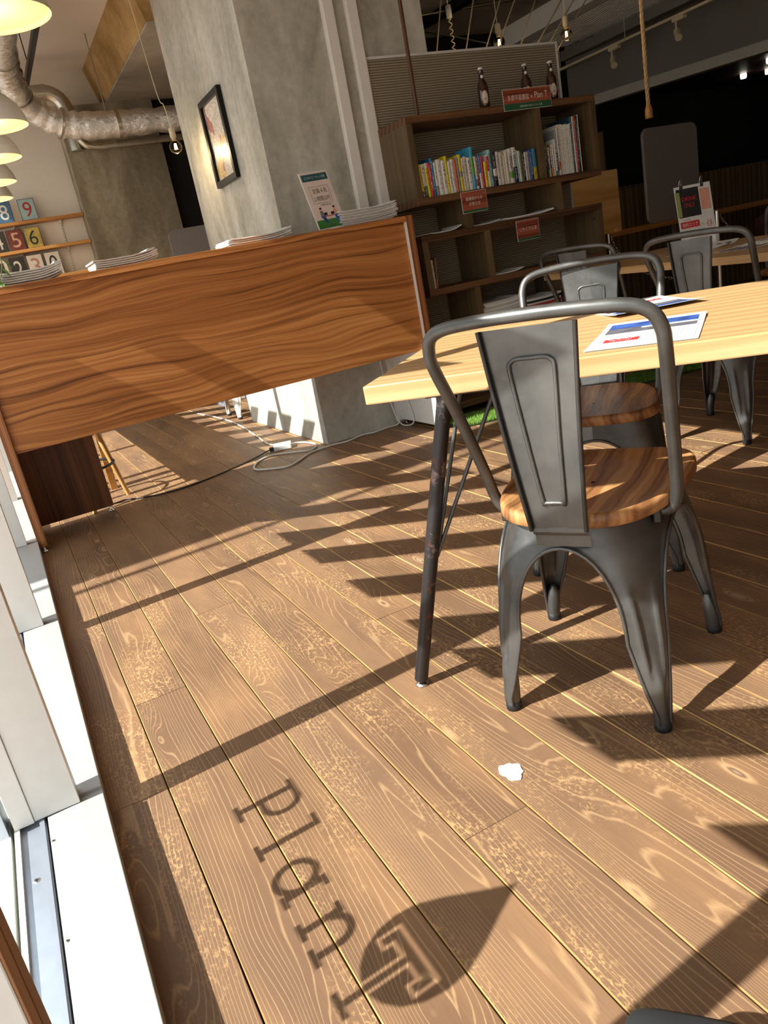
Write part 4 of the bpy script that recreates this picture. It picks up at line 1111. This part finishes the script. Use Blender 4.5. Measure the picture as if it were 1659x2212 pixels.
# ================================================================== LIGHT BULBS, CORDS, ROPE
def bulb(name, x, y, z, label, zc, group, path=None, e=9.0):
    """bare globe bulb: centre of the globe at z, cord up to zc"""
    t = thing(name, label, 'lamp', (x, y, z), 0, group)
    MB().lathe([(0, -.040)] + [(.040 * math.cos(a), .040 * math.sin(a)) for a in [math.radians(-80 + 14 * k) for k in range(11)]] + [(.014, .042)], 20).build('globe', 'bulb_glass', t)
    f = MB()
    for k in range(4):
        a = k * PI / 2; f.tube([(.005 * math.cos(a), .005 * math.sin(a), .02), (.009 * math.cos(a), .009 * math.sin(a), -.012), (.004 * math.cos(a + .8), .004 * math.sin(a + .8), .018)], .0022, 5)
    f.build('filament', 'filament', t)
    MB().lathe([(0, .036), (.013, .036), (.014, .056), (.019, .058), (.0195, .112), (.006, .118), (0, .118)], 18).build('socket', 'cord_cream', t)
    MB().tube(path or [(0, 0, .116), (0, 0, zc - z - .001)], .0028, 6).build('cord', 'cord_cream', t)
    ld = bpy.data.lights.new('bulb_light', 'POINT'); ld.energy = e; ld.color = (1.0, .72, .40); ld.shadow_soft_size = .03
    lo = bpy.data.objects.new('bulb_light', ld); COL.objects.link(lo); lo.parent = t; lo.location = (0, 0, -.055)
    return t
bulb('bare_bulb', 3.641, 4.8, 2.209, 'bare globe bulb glowing just above the ribbed screen, left one', CEIL - .031, 'bare globe bulbs on cream cords')
bulb('bare_bulb', 4.226, 4.8, 2.227, 'bare globe bulb glowing right of the ribbed screen', CEIL - .031, 'bare globe bulbs on cream cords')
bulb('bare_bulb', 1.451, 5.4, 1.915, 'bare globe bulb hanging in front of the pilaster left of the column', CEIL, 'bare globe bulbs on cream cords',
     smooth_path([(0, 0, .116), (-.012, 0, .25), (-.025, .05, .36), (-.02, .2, CEIL - 1.916)], 5))
ends = [((3.2, 5.0, 2.02), (3.762, 5.6, 2.728)), ((3.416, 5.0, 2.00), (4.054, 5.6, 2.716)), ((3.55, 5.0, 2.02), (4.305, 5.6, 2.707)), ((3.63, 5.0, 2.03), (4.445, 5.6, 2.701)), ((3.852, 5.0, 2.04), (4.648, 5.6, 2.693)), ((3.954, 5.0, 2.06), (4.914, 5.6, 2.683)), ((4.064, 5.0, 2.06), (5.041, 5.6, 2.678)), ((4.18, 5.0, 2.06), (5.171, 5.6, 2.673))]
for i, (a, b) in enumerate(ends):
    A = Vector(a); B = Vector(b); d = (B - A); B2 = A + d * ((CEIL - .031 - A.z) / d.z)
    MB().tube([A, B2], .0055, 6).build('slanting_cord', 'cord_cream', None, label='cream cord slanting up to the ceiling, %s from the column' % ORD[i], cat='cord', group='slanting cream cords behind the screen')
MB().tube([(3.1, 5.0, 2.02), (4.21, 5.0, 2.05)], .014, 8).tube([(3.1, 5.0, .0), (3.1, 5.0, 2.03)], .014, 8).tube([(3.62, 5.0, .0), (3.62, 5.0, 2.04)], .014, 8).build('cord_rack', 'black_metal', None, label='black pipe rack behind the ribbed screen holding the slanting cords', cat='rack')
cl = thing('coiled_cord', 'white ceiling plug with a coiled cream cord behind the ribbed screen', 'cord', (3.612, 5.3, 2.5))
MB().lathe([(0, .10), (.020, .10), (.021, .02), (.012, .015), (0, .012)], 16).tube([(0, 0, .10), (0, 0, CEIL - 2.532)], .004, 6).build('plug', 'white_plastic', cl)
MB().tube([(.011 * math.cos(k * .9), .011 * math.sin(k * .9), .015 - k * .006) for k in range(70)], .0042, 6).build('coil', 'cord_cream', cl)
rpn = thing('rope_pendant', 'thick jute rope pendant with a turned wooden lamp holder', 'lamp', (4.745, 4.6, 1.59))
for ph in (0, PI * 2 / 3, PI * 4 / 3):
    MB().tube([(.0075 * math.cos(k * .55 + ph), .0075 * math.sin(k * .55 + ph), .09 + k * .0107) for k in range(137)], .0085, 7).build('rope_strand', 'rope', rpn)
MB().lathe([(0, 0), (.026, 0), (.028, .01), (.027, .06), (.018, .085), (.013, .10), (0, .10)], 20).build('lamp_holder', 'stool_wood', rpn)

# ================================================================== RIGHT-HAND CEILING
ac = thing('ceiling_conditioner', 'long white ceiling air conditioner with slatted intake grille', 'air conditioner', (5.95, 6.5, 2.85))
MB().bbox(-.13, .10, -1.6, 1.2, 0, .20, .004).build('side_housing', 'white_paint', ac)
MB().box(.10, .95, -1.6, 1.2, .06, .20).build('intake_back', 'black_void', ac)
for k in range(15): MB().bbox(.125 + k * .055, .150 + k * .055, -1.6, 1.2, .0, .012, .001).build('slat', 'white_paint', ac)
for y in (-1.0, 0, 1.0): MB().tube([(-.05, y, .20), (-.05, y, CEIL - 2.881)], .006, 6).build('hanger', 'galvanised', ac)
wr = thing('wire_rack', 'white wire mesh rack hung under the ceiling beside the air conditioner', 'rack', (7.12, 6.5, 2.84))
for k in range(9): MB().tube([(k * .05, -1.5, 0), (k * .05, 1.3, 0)], .004, 5).build('long_wire', 'white_paint', wr)
for k in range(40): MB().tube([(0, -1.5 + k * .0715, .004), (.40, -1.5 + k * .0715, .004)], .0025, 4).build('cross_wire', 'white_paint', wr)
for x in (0, .4):
    for y in (-1.2, 1.0): MB().tube([(x, y, 0), (x, y, CEIL - 2.872)], .004, 5).build('hanger', 'white_paint', wr)
bt = thing('ceiling_batten', 'grey brown ceiling batten beside the wire rack', 'batten', (6.70, 6.6, 2.70))
MB().bbox(-.04, .04, -1.8, 1.3, 0, .10, .003).build('batten_bar', 'header_paint', bt)
for y in (-1.2, .9): MB().tube([(0, y, .10), (0, y, CEIL - 2.731)], .006, 5).build('hanger', 'galvanised', bt)
t2 = thing('spot_track', 'cream spotlight track with two small spotlights on the right', 'track', (6.56, 6.4, 2.60))
MB().bbox(-.02, .02, -1.6, 1.4, -.012, .012, .002).build('rail', 'cord_cream', t2)
for y in (-1.2, .2, 1.2): MB().tube([(0, y, .012), (0, y, CEIL - 2.632)], .004, 5).build('hanger', 'cord_cream', t2)
for y in (.40, -.45):
    s_ = MB().bbox(-.024, .024, y - .11, y + .03, -.045, -.0125, .003).build('spot_adapter', 'cord_cream', t2)
    MB().tube([(0, y, -.045), (0, y, -.12)], .010, 8).build('spot_arm', 'cord_cream', s_)
    MB().tube([(.03, y + .02, -.115), (-.03, y - .05, -.19)], .034, 14).build('spot_head', 'cord_cream', s_)
xb = thing('ceiling_beam_steel', 'dark steel beam crossing the raw ceiling behind the screen', 'beam', (4.6, 6.5, 3.0))
xb.rotation_euler = (0, 0, .16)
MB().bbox(-.05, .05, -2.6, 1.2, .105, .119, .002).bbox(-.006, .006, -2.6, 1.2, -.03, .105, .001).bbox(-.05, .05, -2.6, 1.2, -.045, -.03, .002).build('flange_bar', 'black_metal', xb)
for k, (x0, y0, x1, y1) in enumerate(((3.2, 7.2, 6.2, 6.2), (3.0, 6.3, 5.9, 7.8), (3.4, 5.6, 3.9, 7.9))):
    MB().tube([(x0, y0, 2.99 - k * .05), (x1, y1, 2.99 - k * .05)], .012, 8).tube([(x0 + (x1 - x0) * .3, y0 + (y1 - y0) * .3, 2.99 - k * .05), (x0 + (x1 - x0) * .3, y0 + (y1 - y0) * .3, CEIL - .031)], .004, 5).build('ceiling_pipe', 'galvanised', None, label=['thin ceiling conduit crossing above the bookcase', 'thin ceiling conduit slanting back from the column', 'thin ceiling conduit running to the far wall'][k], cat='pipe', group='thin conduits on the raw ceiling')

# header wall with a pale trim, low dark ceiling and panelled half wall beyond
hd = Vector((.325, -.946, 0)); h0 = Vector((6.62, 8.0, 0)); hn = Vector((.946, .325, 0))
def hbox(mb, l0, l1, n0, n1, z0, z1):
    P = [h0 + hd * l + hn * n + Vector((0, 0, z)) for l in (l0, l1) for n in (n0, n1) for z in (z0, z1)]
    return mb.add(P, [(0, 1, 3, 2), (4, 6, 7, 5), (0, 4, 5, 1), (2, 3, 7, 6), (0, 2, 6, 4), (1, 5, 7, 3)])
struct('wall_header', hbox(MB(), -.05, 5.2, .003, .12, 2.27, CEIL - .031), 'header_paint')
struct('trim_4', hbox(MB(), -.05, 5.2, -.012, .123, 2.17, 2.268), 'header_trim')
struct('ceiling_low', MB().add([(6.7, 8.0, 2.24), (8.3, 3.2, 2.24), (11.3, 3.2, 2.24), (11.3, 8.0, 2.24)], [(0, 1, 2, 3)]), 'maroon_leather')
for x, y in ((8.76, 7.0), (9.06, 6.9), (8.3, 6.3)):
    MB().lathe([(0, 0), (.03, 0), (.035, .015), (.035, .05), (0, .05)], 14, (x, y, 2.185)).build('downlight', 'spot_face', None, label='tiny lit downlight in the low dark ceiling, %s' % {8.76: 'middle one', 9.06: 'rightmost', 8.3: 'nearest'}[x], cat='lamp', group='downlights in the low ceiling')
hw_ = thing('wall_half', None, None, (5.2, 6.2, 0), kind='structure')
for k in range(30):
    MB().bbox(k * .142, k * .142 + .140, 0, .02, 0, 1.20, .0015).build('wall_panel', 'dark_panel', hw_)
MB().bbox(0, 4.26, -.01, .05, 1.2005, 1.215, .002).build('cap_rail', 'dark_panel', hw_)
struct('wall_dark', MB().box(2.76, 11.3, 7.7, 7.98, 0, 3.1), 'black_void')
for x in (5.70, 5.85): struct('trim_%d' % (5 + int(x > 5.8)), MB().box(x, x + .03, 6.30, 6.34, 1.0, 1.75), 'dark_panel')

# bench with a pale board and a grey screen standing on it
bn = thing('bench_ledge', 'long wooden bench ledge along the panelled half wall', 'bench', (5.8, 5.62, 0))
MB().bbox(-1.3, 2.2, -.28, .22, .795, .83, .003).build('ledge_top', 'shelf_pine', bn)
for x in (-1.2, .4, 2.0): MB().bbox(x - .03, x + .03, -.2, .18, 0, .7945, .003).build('support', 'dark_panel', bn)
t = thing('plywood_board', 'pale plywood board standing upright on the ledge right of the bookcase', 'board', (4.98, 5.52, .8305))
MB().bbox(-.285, .285, -.009, .009, 0, .515, .002).build('panel', 'pale_ply', t)
for x in (-.2, .2): MB().bbox(x - .02, x + .02, -.06, .06, 0, .03, .002).build('foot_block', 'pale_ply', t)
t = thing('desk_screen', 'tall grey felt screen with rounded corners standing on the ledge', 'screen', (5.935, 5.52, .8305))
MB().prism(rrect(.66, .80, .07), .024, lambda a, b, c: (a, c, b)).build('felt_panel', 'grey_felt', t)
MB().prism(rrect(.672, .806, .07), .005, lambda a, b, c: (a + .004, c + .0245, b)).build('edge_piping', 'header_paint', t)

# chain barrier posts, sign and dark chairs by the second table
def post(x, y, z, label):
    t = thing('barrier_post', label, 'post', (x, y, 0), 0, 'chrome barrier posts')
    MB().lathe([(0, 0), (.12, 0), (.12, .012), (.03, .022), (.0155, .03), (.0155, z - .012), (.012, z - .003), (0, z)], 20).build('pole', 'chrome', t)
    MB().tube([(.012 * math.cos(a) + .022, 0, z - .04 + .012 * math.sin(a)) for a in [k * PI / 6 for k in range(13)]], .003, 6).build('hook', 'chrome', t)
    return t
post(4.338, 3.70, .892, 'chrome barrier post standing behind the paid-area sign')
post(3.744, 4.05, .879, 'chrome barrier post at the right end of the bookcase')
def chain(pts, label):
    t = thing('barrier_chain', label, 'chain', pts[0], 0, 'barrier chains')
    P = smooth_path([Vector(p) - Vector(pts[0]) for p in pts], 12); d = 0; acc = []; last = None; k = 0
    step = .022; dist = 0
    for i in range(len(P) - 1):
        seg = (P[i + 1] - P[i]).length
        while d <= seg:
            c = P[i].lerp(P[i + 1], d / seg); dr = (P[i + 1] - P[i]).normalized(); sd_ = dr.cross(Vector((0, 0, 1)) if abs(dr.z) < .9 else Vector((1, 0, 0))).normalized()
            if k % 2: sd_ = dr.cross(sd_)
            MB().tube([c + dr * (.015 * math.cos(a)) + sd_ * (.007 * math.sin(a)) for a in [q * PI / 5 for q in range(11)]], .0025, 5, False).build('link', 'chrome', t)
            k += 1; d += step
        d -= seg
chain([(3.766, 4.05, .84), (3.852, 4.05, .709), (4.0, 4.02, .58), (4.2, 3.95, .50)], 'bright chain sagging down from the post beside the bookcase')
chain([(4.36, 3.70, .852), (4.45, 3.70, .765), (4.6, 3.70, .70)], 'bright chain sagging down from the post behind the sign')
sg = thing('area_sign', 'small white clipboard sign with a dark photo and a red band on the shaded table', 'sign', (3.615, 3.20, .7355))
Us = Vector((0, .12, 1)).normalized(); Rs = Vector((.98, -.2, 0)).normalized()
sf = lambda a, b: Rs * a + Us * (b + .042)
for a in (-.08, .08): MB().bbox(-.012, .012, -.03, .03, 0, .05, .001).build('sign_foot', 'white_plastic', sg).location = Rs * a
card('backing_board', sf(0, .142), Rs, Us, .226, .284, 'white_plastic', sg, -.003, .003)
card('photo_print', sf(-.035, .195), Rs, Us, .140, .150, 'ink', sg, .0004, .0003)
card('photo_side', sf(.072, .20), Rs, Us, .06, .11, 'skin_print', sg, .0004, .0003)
card('photo_side', sf(-.098, .19), Rs, Us, .026, .13, 'stem_green', sg, .0006, .0003)
text('photo_lettering', 'DRINK', sf(-.028, .215), Rs, Us, .090, .022, 'print_red', sg, .0014)
text('photo_lettering', 'ONLY', sf(-.034, .182), Rs, Us, .070, .022, 'print_red', sg, .0014)
text('sign_text', 'ここから先は', sf(-.065, .108), Rs, Us, .055, .010, 'ink', sg, .0010)
card('red_band', sf(-.045, .080), Rs, Us, .118, .034, 'print_red', sg, .0004, .0003)
text('band_lettering', '有料エリア', sf(-.045, .080), Rs, Us, .098, .022, 'paper', sg, .0012)
text('sign_text', 'です。', sf(.034, .070), Rs, Us, .020, .009, 'ink', sg, .0010)
# little red line drawing of a raised-hand figure
hd_ = MB().tube([Rs * (.075 + .014 * math.cos(k * PI / 8)) + Us * (.108 + .014 * math.sin(k * PI / 8)) + Rs.cross(Us) * .001 for k in range(17)], .0012, 5)
hd_.tube([sf(.066, .092) + Rs.cross(Us) * .001, sf(.066, .064) + Rs.cross(Us) * .001, sf(.086, .064) + Rs.cross(Us) * .001, sf(.086, .092) + Rs.cross(Us) * .001], .0012, 5)
hd_.build('line_drawing', 'print_red', sg)
for a in (-.075, .055):
    cp = MB().bbox(-.014, .014, -.007, .007, -.018, .004, .001).build('clip', 'chrome', sg); cp.location = sf(a, .284)
    MB().tube([(-.007, 0, .002), (-.009, -.008, .03), (0, -.010, .036), (.009, -.008, .03), (.007, 0, .002)], .0015, 5).build('clip_handle', 'chrome', cp)
dc = thing('tub_chair', 'dark maroon leather tub chair at the right edge behind the shaded table', 'chair', (5.75, 4.35, 0), 2.6)
rows = []
for i in range(9):
    a = math.radians(-110 + 220 * i / 8); rows.append([(-.24 * math.cos(a), .24 * math.sin(a), z) if False else (-(.22 + .03 * (z - .45)) * math.cos(a), (.22 + .03 * (z - .45)) * math.sin(a), z + (.10 * math.cos(a) if z > .7 else 0)) for z in (.44, .55, .66, .76)])
MB().grid(rows).build('backrest', 'maroon_leather', dc)
MB().lathe([(0, .40), (.22, .40), (.235, .42), (.235, .45), (.20, .475), (0, .48)], 24).build('seat', 'maroon_leather', dc)
MB().tube(smooth_path([(-.02, .27, .50), (-.12, .27, .72), (-.26, .16, .88), (-.30, 0, .90), (-.26, -.16, .88), (-.12, -.27, .72), (-.02, -.27, .50)], 5), .012, 8).build('back_hoop', 'black_metal', dc)
for a in (45, 135, 225, 315): MB().tube([(.16 * math.cos(math.radians(a)), .16 * math.sin(math.radians(a)), .41), (.24 * math.cos(math.radians(a)), .24 * math.sin(math.radians(a)), 0)], .012, 8).build('leg', 'black_metal', dc)

# ================================================================== FLOOR LEVEL THINGS
st = thing('bar_stool', 'wooden bar stool with a black ring footrest behind the counter', 'stool', (.237, 4.53, 0))
MB().lathe([(0, .66), (.16, .66), (.165, .67), (.165, .69), (.15, .70), (0, .695)], 28).build('seat', 'stool_wood', st)
for a in (0, 90, 180, 270):
    ca, sa = math.cos(math.radians(a)), math.sin(math.radians(a))
    MB().tube([(.215 * ca, .215 * sa, 0), (.10 * ca, .10 * sa, .66)], [.013, .020], 10).build('leg', 'stool_wood', st)
    MB().bbox(-.012, .012, -.004, .004, -.02, .02, .001).build('bracket', 'black_metal', st).location = (.178 * ca, .178 * sa, .205)
MB().tube([(.19 * math.cos(k * PI / 18), .19 * math.sin(k * PI / 18), .215) for k in range(37)], .0075, 10, False).build('foot_ring', 'black_metal', st)

pw = thing('power_strip', 'white power strip lying on the floor by the column base', 'power strip', (1.422, 4.545, .0), -.35)
MB().bbox(-.055, .055, -.045, .045, .0005, .034, .004).build('body', 'white_plastic', pw)
for x in (-.04, .04): MB().lathe([(0, .0345), (.003, .0345), (.003, .034)], 10, (x, -.02, 0)).build('screw', 'ink', pw)
MB().bbox(-.083, -.056, -.042, -.012, .004, .030, .004).build('black_plug', 'cord_black', pw)
def cord(name, pts, r, mat, label):
    MB().tube(smooth_path([(p[0], p[1], p[2] if len(p) > 2 else r + .0008) for p in pts], 6), r, 8).build(name, mat, None, label=label, cat='cord')
cord('power_lead', [(.30, 4.42), (.362, 4.390), (.42, 4.40), (.478, 4.344), (.58, 4.29), (.70, 4.270), (.86, 4.31), (1.033, 4.388), (1.18, 4.47), (1.30, 4.55, .008), (1.345, 4.56, .014)], .0042, 'cord_black', 'black power cord running over the floor from under the counter')
cord('extension_lead', [(1.46, 6.9), (1.50, 6.5), (1.515, 6.1), (1.50, 5.7), (1.461, 5.313), (1.432, 5.035), (1.405, 4.82), (1.41, 4.66, .012), (1.42, 4.60, .015)], .0045, 'cord_white', 'thin white cord coming along the column to the power strip')
cord('extension_lead', [(1.475, 4.54, .016), (1.53, 4.56, .008), (1.57, 4.49), (1.575, 4.36), (1.50, 4.272), (1.40, 4.36), (1.30, 4.43), (1.19, 4.36), (1.125, 4.22), (1.16, 4.13), (1.265, 4.045), (1.36, 4.10), (1.477, 4.205), (1.62, 4.235), (1.72, 4.215), (1.84, 4.262), (1.92, 4.24), (2.03, 4.265), (2.10, 4.268), (2.128, 4.272, .06), (2.125, 4.275, .22), (2.126, 4.278, .50)], .0055, 'cord_white', 'white extension cord looping over the floor and climbing the column')
cord('extension_lead', [(2.06, 4.275, .50), (2.075, 4.27, .2), (2.095, 4.23, .03), (2.12, 4.15, .008), (2.132, 4.10, .05), (2.13, 4.16, .2), (2.10, 4.25, .4), (2.09, 4.28, .55)], .0045, 'cord_white', 'white cord hanging in a loop beside the counter end panel')

# strip of artificial turf along the bookcase foot
tf = thing('turf_mat', 'bright green artificial turf mat along the foot of the bookcase', 'mat', (3.0, 3.68, 0), -.22)
MB().bbox(-.78, .95, -.13, .13, .0006, .010, .002).build('backing', 'turf_base', tf)
rg = random.Random(11); vs = []; fs = []
for k in range(26000):
    x, y = rg.uniform(-.78, .95), rg.uniform(-.13, .13); a = rg.uniform(0, 2 * PI); h = rg.uniform(.014, .030); w = .0013
    lx, ly = rg.uniform(-.010, .010), rg.uniform(-.010, .010); b = len(vs)
    vs += [(x - w * math.cos(a), y - w * math.sin(a), .009), (x + w * math.cos(a), y + w * math.sin(a), .009), (x + lx, y + ly, .009 + h)]; fs.append((b, b + 1, b + 2))
me = bpy.data.meshes.new('blades'); me.from_pydata(vs, [], fs); me.materials.append(MATS['turf_blade'])
link('blades', me, tf, kind='stuff')

# black bag by the photographer's feet
bg = thing('black_bag', 'black cloth bag on the floor at the lower right corner of the view', 'bag', (.432, .447, 0), -.84)
rows = []
for z, s_ in ((.0005, .90), (.02, 1.0), (.08, 1.0), (.12, .97), (.142, .88), (.150, .70), (.152, .3)):
    rows.append([(.085 * s_ * math.copysign(abs(math.cos(a)) ** .45, math.cos(a)), .055 * s_ * math.copysign(abs(math.sin(a)) ** .45, math.sin(a)), z) for a in [2 * PI * k / 28 for k in range(28)]])
bb = MB().grid(rows, True, True); bb.add(rows[0], [tuple(range(28))]); bb.add(rows[-1], [tuple(range(28))])
bb.build('bag_body', 'black_cloth', bg)
MB().tube(smooth_path([(-.05, 0, .146), (-.04, -.02, .156), (0, -.035, .158), (.04, -.02, .156), (.05, 0, .146)], 5), .004, 6).build('handle', 'black_cloth', bg)

# window-side counter below the dome lamps, seen only through the gap under the reception counter
wk = thing('window_counter', 'narrow wooden counter along the windows below the dome lamps', 'counter', (.2, 6.0, 0))
MB().bbox(-.262, .27, -1.62, 1.7, .715, .745, .003).build('worktop', 'shelf_pine', wk)
for y in (-1.2, 1.5): MB().bbox(-.25, -.19, y - .03, y + .03, .0, .7145, .002).build('leg', 'shelf_pine', wk)
for y in (-1.2, 1.5): MB().bbox(.19, .23, y - .02, y + .02, .0, .7145, .002).build('leg', 'shelf_pine', wk)
